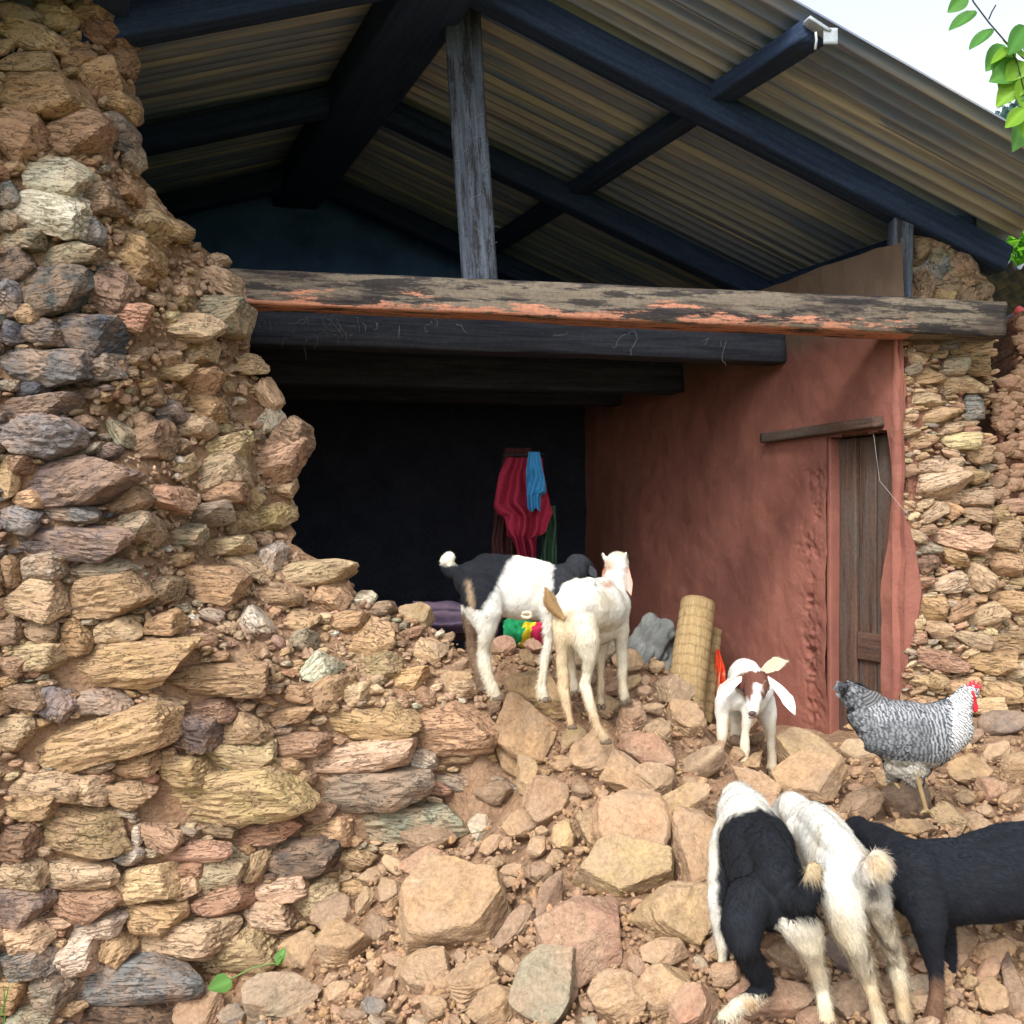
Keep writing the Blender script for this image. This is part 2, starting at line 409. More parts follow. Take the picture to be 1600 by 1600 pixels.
# ------------------------------------------------------------------ the mound
CP = [(300,1610,3.45),(440,1600,3.2),(440,1560,3.6),(500,1450,3.85),(540,1480,3.5),(600,1600,2.95),(600,1400,3.6),(640,1330,3.9),(700,1420,3.3),
 (750,1600,2.8),(720,1310,3.9),(800,1500,2.98),(800,1300,3.65),(850,1200,3.95),(760,1130,4.1),(900,1600,2.7),(900,1400,3.15),(900,1300,3.4),
 (930,1190,3.75),(930,1110,3.92),(850,1060,4.12),(700,1000,4.35),(650,965,4.5),(1000,1600,2.65),(1000,1400,3.05),(1000,1250,3.45),(1000,1140,3.8),
 (1000,1060,4.12),(1065,1125,4.1),(1050,1250,3.5),(1100,1400,3.0),(1100,1600,2.6),(1100,1200,3.8),(1180,1190,4.12),(1200,1300,3.3),(1200,1400,2.95),
 (1250,1200,3.9),(1250,1600,2.6),(1350,1400,3.0),(1350,1270,3.35),(1350,1180,4.1),(1290,1150,4.7),(1450,1600,2.65),(1450,1400,3.05),(1450,1280,3.25),
 (1450,1200,3.7),(1450,1115,4.5),(1600,1600,2.7),(1600,1400,3.1),(1600,1250,3.5),(1600,1125,4.4),(100,1640,3.62),(-100,1640,3.6),(250,1640,3.66),(380,1625,3.68),(440,1560,3.82),(480,1490,3.92),(560,1385,3.95),(650,1325,3.98),(700,1312,4.0),(780,1295,4.05),(800,1215,4.12),(775,1140,4.22),
 (180,1700,3.4),(-60,1700,3.4),(320,1650,3.4),(780,1000,4.42),(830,1003,4.42),(900,1008,4.42),(960,1012,4.4),(1010,1030,4.35),(560,1100,4.3),(780,1010,4.3),(1150,1150,4.5),(1200,1150,4.8)]
cp = [P(*c) for c in CP]
cp += [np.array(v, float) for v in [(-2.2,3.3,-.15),(-1.6,3.0,-.15),(-.9,2.6,0.0),(0,2.0,.22),(1,2.0,.28),(2,2.1,.3),(3,2.4,.35),(0,1,.05),(-2,1.5,0),(2,1,.1),(3.6,3.2,.5),
   (3.4,4.6,.75),(3.2,5.6,.8),(-.6,5.3,.70),(0.1,5.2,.72),(.6,5.2,.68),(1.1,5.6,.64),(-.8,6.2,.62),(.2,6.4,.62),(1,6.6,.62),(-1.5,5.0,.9),(-1.8,6,.62),(0,7.4,.62),(-2.5,7,.62),(1.3,4.95,.68),
   (-3,3.2,-.15),(-3,2,-.15),(-1.9,3.5,-.16),(-1.4,3.55,-.14),(4.2,2,.2),(4.5,5,.7),(-1.2,4.8,1.0)]]
cp = np.array(cp)
def mound(x, y):
    x = np.asarray(x, float); y = np.asarray(y, float); sh = x.shape; q = np.stack([x.ravel(), y.ravel()], 1)
    out = np.empty(len(q))
    for k in range(0, len(q), 20000):
        d2 = ((q[k:k+20000, None, :]-cp[None, :, :2])**2).sum(-1)
        wt = 1/(d2+.004)**1.9
        out[k:k+20000] = (wt*cp[None, :, 2]).sum(1)/wt.sum(1)
    return out.reshape(sh)
_gx = np.linspace(-3.2, 4.6, 392); _gy = np.linspace(.6, 8.2, 382)
_GZ = mound(*np.meshgrid(_gx, _gy))
for _ in range(6): _GZ[1:-1, 1:-1] = (_GZ[1:-1, 1:-1]*2+_GZ[:-2, 1:-1]+_GZ[2:, 1:-1]+_GZ[1:-1, :-2]+_GZ[1:-1, 2:])/6
def mz(x, y):
    fx = np.clip((np.asarray(x, float)+3.2)/7.8*391, 0, 390.999); fy = np.clip((np.asarray(y, float)-.6)/7.6*381, 0, 380.999)
    i = fx.astype(int); j = fy.astype(int); a = fx-i; b = fy-j
    return _GZ[j, i]*(1-a)*(1-b)+_GZ[j, i+1]*a*(1-b)+_GZ[j+1, i]*(1-a)*b+_GZ[j+1, i+1]*a*b
def hit(px, py):
    Y = np.arange(1.4, 7.5, .01); p = Pn(px, py, Y); d = p[:, 2]-mz(p[:, 0], p[:, 1])
    k = np.argmax(d < 0)
    return float(Y[k]) if d[k] < 0 else None
def mnormal(x, y):
    e = .08; dx = (mz(x+e, y)-mz(x-e, y))/(2*e); dy = (mz(x, y+e)-mz(x, y-e))/(2*e)
    return nrm([-dx, -dy, 1])
def build_ground():
    xs = np.linspace(-3.2, 4.6, 620); ys = np.linspace(.6, 8.2, 600)
    X, Y = np.meshgrid(xs, ys); Z = mz(X, Y)
    q = np.stack([X.ravel(), Y.ravel(), Z.ravel()], 1)
    n = fbm(q*6, 4, 2)*.035+np.abs(fbm(q*22, 3, 8))*.02
    ins = np.clip((Y-4.9).ravel()/.6, 0, 1)
    q[:, 2] += n*(1-.8*ins)-.035
    o = mk('rubble_mound', q, grid_faces(600, 620), M['mud']); tag(o, kind='structure')
    rs = np.array([0, 1.5, 4, 8, 20, 60, 200, 900]); th = np.linspace(0, 2*np.pi, 65)[:-1]
    V = np.array([(r*math.cos(t)+.7, r*math.sin(t)+4, -.22 if r < 9 else -.22-.004*r) for r in rs for t in th]); k = 64
    Fc = np.array([(a*k+b, a*k+(b+1) % k, (a+1)*k+(b+1) % k, (a+1)*k+b) for a in range(len(rs)-1) for b in range(k)])
    o = mk('ground', V, Fc, plain('grassy_earth', (.10, .12, .045), .95, .4, 3, .02)); tag(o, kind='structure')
build_ground()
# ------------------------------------------------------------------ the ruined house
house = empty('stone_house', (1.2, 5.5, .6), 'ruined mud and stone house with a tin roof, its front wall collapsed', 'house')
FRONT = [(-260,-80),(128,-80),(140,100),(150,250),(160,450),(188,500),(188,600),(130,640),(212,740),(200,850),(215,900),(225,960),(310,1005),
         (415,1055),(520,1095),(640,1105),(765,1120),(800,1190),(803,1300),(803,1720),(-260,1720)]
SIL = [(-80,148),(0,146),(25,170),(60,208),(130,213),(200,218),(270,222),(300,250),(340,275),(370,300),(400,342),(430,378),(475,386),(500,392),(560,400),
       (610,410),(640,428),(670,462),(690,474),(715,482),(735,470),(770,460),(850,458),(872,485),(890,545),(925,560),(955,625),(985,690),(1040,740),(1110,800),(1200,815),(1300,812),(1720,812)]
sy_ = np.array([a for a, b in SIL], float); sx_ = np.array([b for a, b in SIL], float)
def wall_delta(px, py):
    d = distpoly(px, py, FRONT)
    return np.minimum(.0024*d, .52)
def wallP(px, py, extra=0.):
    return Pn(px, py, Yf(px)+wall_delta(px, py)+extra)
def build_left_wall():
    ny, nx = 560, 230
    py = np.linspace(-80, 1700, ny); t = np.linspace(0, 1, nx)
    xs = np.interp(py, sy_, sx_)
    PX = -260+(xs[:, None]+260-6)*t[None]; PY = np.repeat(py[:, None], nx, 1)
    base = wallP(PX.ravel(), PY.ravel())
    n = fbm(base*7, 3, 4)*.03+np.abs(fbm(base*24, 4, 5))*.028
    dd = np.minimum(distpoly(PX.ravel(), PY.ravel(), FRONT)/40, 1)
    view = base-np.array([0, 0, EYE]); view /= np.linalg.norm(view, axis=1)[:, None]
    V = base+view*(.018-n*(.35+.9*dd)+.012)[:, None]
    edge = np.repeat(np.exp(-(1-t)*25)[None], ny, 0).ravel()
    V[:, 0] += edge*fbm(base*np.array([1, 1, 11]), 3, 15)*.035
    V = V.reshape(ny, nx, 3)
    # close the wall: returns and a back face
    dback = (.60-wall_delta(PX[:, -1], PY[:, -1]))
    rows = [V]
    for k in range(1, 9):
        ex = V[:, -1]+RR*(dback*k/8)[:, None]*1.05
        ex = ex+fbm(ex*15, 3, 6)[:, None]*NN*.03*(1 if k < 8 else 0)
        rows.append(ex[:, None])
    bk = V[:, 0]+RR*.6
    last = rows[-1][:, 0]
    for k in range(1, 9): rows.append((last+(bk-last)*k/8)[:, None])
    rows.append(V[:, :1])
    G = np.concatenate(rows, 1)
    o = mk('front_wall', G.reshape(-1, 3), grid_faces(G.shape[0], G.shape[1]), M['mud'], house)
    o['label'] = 'broken front wall of flat ochre and grey stones laid in mud, stepping down to the right'
    return o
lw = build_left_wall()
# stones of the wall: cx, cy, width, height, tilt, colour (photo scale)
WS = """20,17,90,36,-25,v;50,56,102,40,-14,y;40,98,96,30,-3,y;65,147,148,64,-5,o;28,213,66,72,-10,o;112,213,112,62,-5,r;85,280,112,54,-8,w;80,333,108,64,-12,w
15,305,34,46,0,g;15,345,45,30,-20,v;30,373,76,32,-5,v;102,398,112,34,5,v;25,415,54,46,10,p;92,454,104,66,8,d;12,462,46,46,-15,g;42,490,36,32,0,o;68,522,66,40,0,d
145,525,84,62,0,d;15,520,36,36,-20,d;60,572,150,56,-3,g;160,572,52,44,0,g;150,118,72,34,10,o;190,98,46,50,0,b;178,165,64,32,-10,o;185,212,48,54,0,g;206,170,24,40,0,b
205,243,32,52,0,v;203,300,56,34,-42,o;160,312,52,46,0,b;235,347,54,46,10,y;265,360,62,32,0,o;212,402,80,52,-25,o;208,430,62,34,15,o;148,362,30,36,0,g;172,460,64,50,-20,b
345,440,84,36,-28,y;335,500,104,54,0,v;280,515,124,30,8,y;195,490,76,36,-5,r;160,55,60,44,-30,b;185,70,44,36,20,b;140,20,60,34,0,b
48,607,52,22,0,d;60,632,124,38,2,p;62,685,130,68,-5,g;118,752,200,68,6,p;25,725,42,30,0,b;12,745,25,60,0,o;108,803,102,24,-3,g;30,812,66,38,-15,g;105,845,200,50,-3,p
58,887,70,44,5,v;10,893,26,46,0,o;40,780,46,26,0,o;155,890,120,28,4,v;48,933,102,54,0,y;165,930,136,62,8,o;90,870,46,24,0,b;12,985,40,44,0,b;68,990,54,38,0,b;118,995,44,54,0,o
178,985,78,34,8,y;62,1025,74,44,0,y;197,1040,232,68,10,o;20,1040,42,30,0,b;330,1065,172,50,5,o;35,1087,76,34,-3,b;153,1095,92,36,5,v;80,1100,54,62,60,g
261,562,52,22,0,y;310,552,52,32,10,y;268,582,76,24,0,o;310,600,78,30,10,o;418,620,52,24,-55,y;318,638,64,40,0,o;262,643,52,30,0,g;258,662,32,24,0,d;218,660,42,26,0,y
192,680,52,30,-55,v;303,670,66,36,-4,y;235,695,70,54,25,b;420,662,42,28,70,w;350,708,90,42,20,y;462,680,50,50,-20,b;430,722,116,54,12,y;340,745,94,50,14,y;335,772,104,34,0,o
200,785,62,32,20,b;255,775,74,40,-14,r;315,805,100,30,-3,v;285,835,74,28,12,v;215,825,64,46,5,v;350,853,84,30,3,y;372,816,42,34,0,y;390,780,38,26,-40,o;425,808,54,38,22,o
420,870,46,42,70,w;375,880,94,28,-16,y;325,913,116,52,-3,o;480,901,152,36,6,y;517,934,58,34,0,o;432,935,74,28,6,o;400,975,56,34,-48,w;250,925,62,42,25,b;283,874,40,24,0,o
500,1050,58,40,40,w;515,1077,64,44,38,o;585,1005,62,46,0,o;590,1040,74,32,10,o;545,975,60,30,-8,o;470,975,50,26,5,o
25,1143,58,52,5,y;150,1155,242,76,8,o;305,1142,76,50,-5,p;250,1110,56,36,-10,y;375,1138,80,44,0,o;375,1183,106,42,3,y;282,1200,74,46,0,o;212,1198,68,32,14,o;152,1198,58,22,5,b
68,1228,114,46,5,y;125,1238,70,46,5,y;200,1243,76,36,3,o;350,1243,262,76,9,o;47,1262,90,36,4,o;575,1233,196,62,4,v;132,1300,134,80,-2,o;202,1340,44,32,0,w;213,1305,16,32,0,w
252,1312,62,36,-18,r;300,1332,130,28,13,r;417,1302,104,28,11,r;500,1297,68,22,12,o;370,1284,40,20,20,y;450,1267,48,16,25,w;472,1342,120,60,5,p;25,1320,62,60,0,b;30,1368,74,46,8,y
125,1362,122,46,5,y;225,1382,102,52,6,y;345,1355,80,52,8,v;397,1352,56,30,60,o;285,1390,56,28,30,y;300,1358,46,28,0,r;435,1392,88,36,9,y;490,1402,84,52,24,y;130,1412,112,50,0,r
35,1415,84,56,8,p;240,1438,96,56,-4,o;335,1412,102,38,12,r;413,1432,88,46,-6,y;148,1447,98,36,16,w;38,1467,84,48,11,y;275,1468,172,50,9,y;375,1482,106,68,12,o;42,1508,94,56,13,g
122,1498,74,62,14,w;180,1482,56,44,50,o;210,1530,224,68,7,g;75,1548,70,58,22,v;15,1555,38,50,0,o;190,1594,160,42,2,k;40,1600,84,46,4,v;300,1592,84,42,0,g;405,1535,90,40,12,o
467,1163,92,38,6,r;560,1182,172,46,6,y;443,1197,58,26,0,o;580,1130,146,44,3,o;703,1137,140,76,6,o;716,1182,66,24,6,y;662,1188,44,36,-20,w;762,1180,32,22,0,o;735,1226,146,42,-2,v
686,1233,38,20,-10,r;768,1252,72,28,5,p;640,1286,186,50,6,v;515,1297,60,40,0,o;558,1342,50,30,-12,o;468,1212,46,28,0,o;500,1475,70,40,8,o;530,1430,60,40,0,v;640,1060,60,30,8,o;-40,1100,90,44,0,o;-60,900,110,50,4,b;-50,700,90,50,0,g;-45,500,80,40,0,g;-50,300,90,50,0,o;-60,120,100,50,3,y;-55,1300,100,50,4,o;-50,1450,100,46,0,y"""
def parse(s):
    out = []
    for line in s.replace('\n', ';').split(';'):
        if line.strip():
            a = line.split(','); out.append(tuple(float(x) for x in a[:5])+(a[5].strip(),)+tuple(a[6:]))
    return out
def stones_on(mb, specs, posf, rng, depthf=.62, sink=.30, tilt=.10, subbig=4):
    for (cx, cy, w_, h_, ang, c) in specs:
        p = posf(cx, cy); Y = p[1]; s = Y/F
        a, b = w_/2*s*1.12, h_/2*s*1.17
        cdp = float(np.clip(depthf*min(a*1.6, b*2.0), .018, .10))
        sub = subbig if w_*h_ > 1500 else (3 if w_*h_ > 260 else 2)
        V, Fc, lc = rock((a, b, cdp), sub, rng, 'wall')
        x_ = nrm(np.array([U[0], U[1], 0])+rng.normal(0, tilt*.5, 3)*np.array([1, 1, 0])); z_ = nrm(np.array([-.242, -.97, .0])*-1+np.array([0, 0, rng.normal(0, tilt)]))
        z_ = -z_; y_ = nrm(np.cross(z_, x_)); x_ = np.cross(y_, z_)
        ca, sa = math.cos(R(ang)), math.sin(R(ang))
        X2 = x_*ca+y_*sa; Y2 = -x_*sa+y_*ca
        W = V[:, :1]*X2+V[:, 1:2]*Y2+V[:, 2:]*z_
        mb.add(p-z_*cdp*sink+W, Fc, lc=lc, col=jit_col(c, rng))
def fill_specs(rng, region, sizes, colours, tries, asp=(1.5, 2.9), dens=1.0, box=(-240, 812, -60, 1640)):
    out = []
    for size, nt_ in zip(sizes, tries):
        for _ in range(nt_):
            cx = rng.uniform(box[0], box[1]); cy = rng.uniform(box[2], box[3])
            if not region(cx, cy): continue
            w_ = size*rng.uniform(.8, 1.25); h_ = w_/rng.uniform(*asp); ang = rng.normal(3, 9)
            sl, m = occ_box(cx, cy, w_, h_, ang)
            if m.sum() == 0 or (OCC[sl] & m).sum() > .13*m.sum(): continue
            OCC[sl] |= m
            out.append((cx, cy, w_, h_, ang, colours(cx, cy, rng)))
    return out
rng = np.random.default_rng(11)
specs = parse(WS)
for s_ in specs:
    sl, m = occ_box(*s_[:5], .97); OCC[sl] |= m
def wcol(cx, cy, g):
    if cx < 190 and 400 < cy < 900: return g.choice(list('gdpbv'))
    if cy > 1480: return g.choice(list('ovgyb'))
    return g.choice(list('ooyyrbvo'))
inwall = lambda x, y: x < np.interp(y, sy_, sx_)-8
infront = lambda x, y: bool(inpoly(x, y, FRONT)) and x < 800
fl = fill_specs(rng, infront, (62, 46, 32, 22, 15), wcol, (700, 1800, 4000, 7000, 9000))
fl2 = fill_specs(rng, lambda x, y: inwall(x, y) and not infront(x, y), (50, 36, 26, 18, 13), lambda x, y, g: g.choice(list('oyoywvryb')), (160, 700, 1500, 2600, 3000), asp=(1.2, 2.6))
mb = MB()
big = [s_ for s_ in specs]
stones_on(mb, [s_ for s_ in specs+fl if infront(s_[0], s_[1])], lambda x, y: wallP(x, y), rng)
stones_on(mb, [s_ for s_ in specs+fl2 if not infront(s_[0], s_[1])], lambda x, y: wallP(x, y, .01), rng, sink=.1, tilt=.35, depthf=.8)
st = mb.build('stonework', M['stone'], lw, smooth=False)
# crumbs of dry mud in the broken part
def crumbs(posf, n, region, box, rng, size=(.006, .02), cols='m'):
    VV = []; FF = []; k = 0; C_ = []; L_ = []; TT = [rock((1, rng.uniform(.5, .9), rng.uniform(.35, .8)), 2, rng, False) for _ in range(16)]
    xs = rng.uniform(box[0], box[1], n); ys = rng.uniform(box[2], box[3], n)
    keep = np.array([bool(region(x, y)) for x, y in zip(xs, ys)])
    xs = xs[keep]; ys = ys[keep]
    pts = posf(xs, ys)
    for p in pts:
        V1, F1, _l = TT[rng.integers(16)]; s = rng.uniform(*size)*(1 if rng.random() > .12 else 1.7); D = V1*s*rng.uniform(.7, 1.2, 3)
        q = Matrix.Rotation(rng.uniform(0, 6), 3, Vector(rng.normal(size=3)).normalized())
        VV.append(p+D@np.array(q).T); FF.append(F1+k); k += len(V1)
        c = np.array(MUD)*rng.uniform(.8, 1.3)*np.array([1, rng.uniform(.95, 1.08), rng.uniform(.95, 1.15)])
        C_.append(np.tile(c, (len(V1), 1))); L_.append(D+rng.uniform(-40, 40, 3))
    return np.concatenate(VV), np.concatenate(FF), np.concatenate(L_), np.concatenate(C_)
mb = MB()
V, Fc, L_, C_ = crumbs(lambda x, y: wallP(x, y, .0), 5600, lambda x, y: inwall(x, y) and not infront(x, y), (130, 812, -20, 1200), rng)
mb.add(V, Fc, lc=L_, col=C_)
o = mb.build('mud_crumbs', M['rubble'], lw, smooth=False); o['kind'] = 'stuff'
# ---- right pier and the wall beyond it
def YR(px, py):         # face of the pier and of the broken wall to its right
    px = np.asarray(px, float); py = np.asarray(py, float)
    y = Yf(px)+.02
    y = y-np.clip((py-930)/200, 0, 1)*.10
    return y
PIER = [(1403,524),(1552,524),(1552,600),(1545,640),(1530,660),(1550,700),(1548,740),(1540,790),(1640,790),(1900,790),(1900,1190),(1405,1190),(1412,1090),(1424,1010),(1430,930),(1428,860),(1412,800),(1410,640)]
pl_y = [524,640,800,860,930,1010,1090,1190]; pl_x = [1403,1410,1412,1430,1432,1424,1410,1405]
pr_y = [524,600,640,660,700,740,775,795,796,1190]; pr_x = [1552,1552,1544,1528,1548,1546,1538,1560,1860,1900]
def build_pier():
    ny, nx = 330, 170
    py = np.linspace(524, 1190, ny); xl = np.interp(py, pl_y, pl_x); xr = np.interp(py, pr_y, pr_x); t = np.linspace(0, 1, nx)
    PX = xl[:, None]+(xr-xl)[:, None]*t; PY = np.repeat(py[:, None], nx, 1)
    Y = YR(PX, PY); b = Pn(PX.ravel(), PY.ravel(), Y.ravel())
    n = fbm(b*9, 3, 31)*.03+np.abs(fbm(b*26, 4, 33))*.03
    b[:, 1] += .03-n; G = b.reshape(ny, nx, 3)
    rows = [G]
    for k in range(1, 7):
        ex = G[:, -1]+np.array([0, 1, 0])*.07*k; rows.append((ex+fbm(ex*14, 3)[:, None]*NN*.02)[:, None])
    last = rows[-1][:, 0]; bl = G[:, 0]+np.array([0, .5, 0]); rows.append(bl[:, None]); rows.append(G[:, :1])
    G = np.concatenate(rows, 1)
    o = mk('pier_wall', G.reshape(-1, 3), grid_faces(*G.shape[:2]), M['mud'], house)
    o['label'] = 'rough tan stone and mud wall end at the right under the long beam'
    # top cap
    return o
pier = build_pier()
PS = """1443,541,42,18,-10,b;1478,537,46,22,15,g;1518,545,66,26,8,y;1430,560,40,20,0,y;1490,575,50,26,0,v;1525,570,40,30,0,o;1505,600,70,26,4,y;1450,590,50,20,5,o;1440,625,54,18,0,y;1522,635,30,40,0,g
1465,650,70,20,5,y;1500,690,60,26,-5,y;1440,690,50,20,4,o;1530,710,40,30,0,o;1455,728,60,22,3,y;1465,757,104,38,4,y;1520,745,50,24,-8,o;1505,780,80,24,-4,y;1460,800,50,22,20,y;1485,798,34,26,-30,o
1520,802,50,20,-14,y;1500,844,96,34,-10,y;1445,880,40,28,0,b;1490,870,46,24,0,o;1527,902,54,36,-35,y;1575,880,60,40,0,o;1570,840,50,50,0,o;1480,912,56,26,20,y;1455,950,50,30,0,o;1500,955,44,26,30,o
1540,960,60,30,20,y;1580,940,50,30,0,o;1465,985,44,30,0,y;1520,1000,60,26,-12,y;1570,1005,60,34,0,o;1468,1032,84,28,-12,r;1545,1035,80,30,4,o;1450,1065,60,22,0,o;1500,1070,60,22,0,o;1560,1080,70,30,-6,o
1590,1050,60,30,0,y;1560,810,40,24,0,o;1590,790,40,22,0,r;1440,1100,60,24,6,o;1530,1105,70,24,0,y;1640,850,70,40,0,o;1660,920,80,44,0,y;1660,1000,80,40,0,o;1650,1070,80,40,0,o;1760,900,90,50,0,o;1760,1020,90,50,0,y"""
rng = np.random.default_rng(23)
specs = parse(PS)
OCC[:] = False
for s_ in specs:
    sl, m = occ_box(*s_[:5], .97); OCC[sl] |= m
fl = fill_specs(rng, lambda x, y: bool(inpoly(x, y, PIER)), (34, 24, 16, 11), lambda a, b, g: g.choice(list('yyoovyr')), (500, 1500, 3600, 6000), asp=(1.5, 3.2), box=(1400, 1830, 524, 1190))
mb = MB()
stones_on(mb, specs+fl, lambda x, y: Pn(x, y, YR(x, y)), rng, tilt=.25, sink=.15)
mb.build('stonework', M['stone'], pier, smooth=False)
# stones heaped above the beam on the pier
mb = MB(); rng = np.random.default_rng(5)
for (cx, cy, w_, h_, ang, c) in parse("1455,380,66,44,0,b;1450,420,54,34,10,g;1478,440,60,30,-10,b;1442,452,50,34,0,b;1478,465,34,26,20,o;1520,463,62,36,-6,b;1505,420,56,50,-20,b;1540,478,20,16,0,o;1470,400,50,36,0,v;1432,395,40,50,0,b;1435,470,60,20,0,b"):
    p = Pn(cx, cy, 4.78)
    V, Fc, lc = rock((w_/2*4.78/F, h_/2*4.78/F, .09), 4, rng, False)
    mb.add(p+V, Fc, lc=lc, col=jit_col(c, rng))
for k in range(60):
    p = Pn(rng.uniform(1428, 1530), rng.uniform(385, 478), rng.uniform(4.8, 4.95)); V, Fc, lc = rock(rng.uniform(.015, .04, 3), 3, rng, False); mb.add(p+V, Fc, lc=lc, col=jit_col('b', rng))
o = mb.build('gable_stones', M['stone'], house, smooth=False); o['label'] = 'small heap of brown stones between the long beam and the roof at the right'
# ---- red plastered inner wall, going back from the pier
def RW(t, z, off=0.):          # point on the red wall
    return A+RR*t-NN*off+np.array([0, 0, z])
def build_red_wall():
    nt_, nz = 330, 260
    t = np.linspace(-.03, 3.35, nt_); z = np.linspace(.45, 3.0, nz)
    T, Z = np.meshgrid(t, z)
    nearf = lambda z_: .088+.020*np.sin(z_*5.2+1)+.016*np.sin(z_*2.3)+.004*np.sin(z_*9+2)
    jc = t[np.argmin(np.abs(t-.09))]; T = T+(nearf(Z)-jc)*np.exp(-((T-jc)/.05)**2)
    top = 2.97+.01*fbm(np.stack([T.ravel()*6, 0*T.ravel(), 0*T.ravel()], 1), 3).reshape(T.shape)
    Z = .45+(Z-.45)*(top-.45)/2.55
    base = A+RR*T[..., None]; base[..., 2] = Z
    q = base.reshape(-1, 3)
    n = fbm(q*2.0, 3, 41)*.03+fbm(q*7, 3, 43)*.012
    # crumbled strip left of the door frame
    cr = np.exp(-((T.ravel()-.60+.05*fbm(q*5, 3, 77))/.07)**2)*(Z.ravel() < 2.0)*np.clip(fbm(q*np.array([7, 7, 9]), 3, 78)*2+.6, 0, 1.2)
    n = n-cr*np.abs(fbm(q*30, 4, 44))*.06
    # ledge of plaster at the foot
    V = q-NN*n[:, None]
    k = np.arange(nt_*nz).reshape(nz, nt_)
    Fc = grid_faces(nz, nt_)
    tc = T.ravel()[Fc].mean(1); zc = Z.ravel()[Fc].mean(1)
    # the doorway (the far edge is straight, the near edge follows the bulging plaster)
    near = nearf(zc)
    hole = (tc > near) & (tc < .475) & (zc < 2.13)
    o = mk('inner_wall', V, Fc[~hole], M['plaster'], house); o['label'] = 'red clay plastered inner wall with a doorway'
    # core behind the plaster
    mbb = MB()
    for (t0, t1, z0, z1) in ((-.0, .05, .4, 2.13), (.485, 3.35, .4, 2.13), (.30, 3.35, 2.13, 2.86), (0, .30, 2.13, 2.60)):
        c = [RW(t0, z0, -.05), RW(t1, z0, -.05), RW(t1, z1, -.05), RW(t0, z1, -.05)]
        d = [p+NN*.28 for p in c]
        mbb.add(np.array(c+d), np.array([(0, 1, 2, 3), (7, 6, 5, 4), (0, 4, 5, 1), (1, 5, 6, 2), (2, 6, 7, 3), (3, 7, 4, 0)]))
    m2 = mbb.build('wall_core', M['redmud'], o, smooth=False)
    # front strip of plaster turning round the corner onto the pier
    ny, nx = 220, 26
    py = np.linspace(524, 1180, ny); xr = np.interp(py, pl_y, pl_x)+3+9*fbm(np.stack([py*.03, py*0, py*0], 1), 4, 3)
    tt = np.linspace(0, 1, nx)
    xl = np.full(ny, 1394.)
    PX = xl[:, None]+(xr-xl)[:, None]*tt; PY = np.repeat(py[:, None], nx, 1)
    Y = 4.60-.02+(PX-1394)*.0006+.03*(1-tt)**3
    b = Pn(PX.ravel(), PY.ravel(), Y.ravel()); b[:, 1] -= fbm(b*8, 3, 3)*.008
    G = b.reshape(ny, nx, 3); G = np.concatenate([G, G[:, -1:]+np.array([0, .05, 0])], 1)
    mk('plaster_edge', G.reshape(-1, 3), grid_faces(ny, nx+1), M['plaster'], o)
    return o
rw = build_red_wall()
# door: frame, planks, lintel
door = bpy.data.objects.new('door', None); col.objects.link(door); door.parent = house; WORLD['door'] = tuple(A+RR*.3+np.array([0, 0, .6])); door.location = Vector(WORLD['door'])-Vector(WORLD['stone_house'])
door['label'] = 'narrow dark brown plank door standing in the red wall'
def dbar(name, t0, z0, t1, z1, off, wd, hg, mat, seed, upv=None, parent=None, bev=.12, n=40):
    V, Fc, lc = bar(RW(t0, z0, off), RW(t1, z1, off), wd, hg, upv if upv is not None else -NN, n, .003, seed, 1, bev)
    return mk(name, V, Fc, mat, parent or door, {'lc': lc})
dbar('door_post', .478, .45, .478, 2.13, -.05, .03, .09, M['plaster'], 1)
dbar('plank', .405, .5, .405, 2.12, -.075, .115, .03, M['door'], 2)
dbar('plank', .285, .5, .285, 2.12, -.09, .115, .03, M['door'], 5)
dbar('plank', .15, .5, .15, 2.12, -.09, .152, .03, M['door'], 8)
dbar('crossbar', .335, 1.12, .06, 1.12, -.070, .025, .13, M['door'], 12, (0, 0, 1))
dbar('lintel', .085, 2.17, .93, 2.16, .0, .13, .05, M['door'], 15, (0, 0, 1), n=40)
V, Fc, lc = bar(RW(.02, .46, -.14), RW(.5, .46, -.14), .3, .1, (0, 0, 1), 6); mk('sill', V, Fc, M['door'], door, {'lc': lc})
# ---- closing walls of the room (the room's darkness is put into their colour)
def slab(name, pts, thick, mat, parent, label=None):
    p = [np.array(q, float) for q in pts]; n = nrm(np.cross(p[1]-p[0], p[3]-p[0]))
    V = np.array(p+[q+n*thick for q in p])
    o = mk(name, V, [(3, 2, 1, 0), (4, 5, 6, 7), (0, 1, 5, 4), (1, 2, 6, 5), (2, 3, 7, 6), (3, 0, 4, 7)], mat, parent, smooth=False)
    if label: o['label'] = label
    return o
BR = A+RR*3.3; BL = BR-U*5.1
def zz(p, z): return np.array([p[0], p[1], z])
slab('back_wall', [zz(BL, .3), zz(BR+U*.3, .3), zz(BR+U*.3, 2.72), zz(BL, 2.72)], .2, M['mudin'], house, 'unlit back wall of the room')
slab('gable_wall', [zz(BL, 2.723), zz(BR+U*.3, 2.723), zz(BR+U*.3, 4.15), zz(BL, 4.15)], .2, plain('haze_blue_wall', (.09, .17, .36), .9, .3, 4), house, 'gable wall tinted with blue haze under the roof at the back')  # blue haze of the attic put into the wall colour
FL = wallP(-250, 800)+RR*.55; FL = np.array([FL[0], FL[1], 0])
slab('side_wall', [zz(BL, .3), zz(BL, 3.35), zz(FL, 3.35), zz(FL, .3)], .2, M['mudin'], house, 'unlit left side wall of the room')
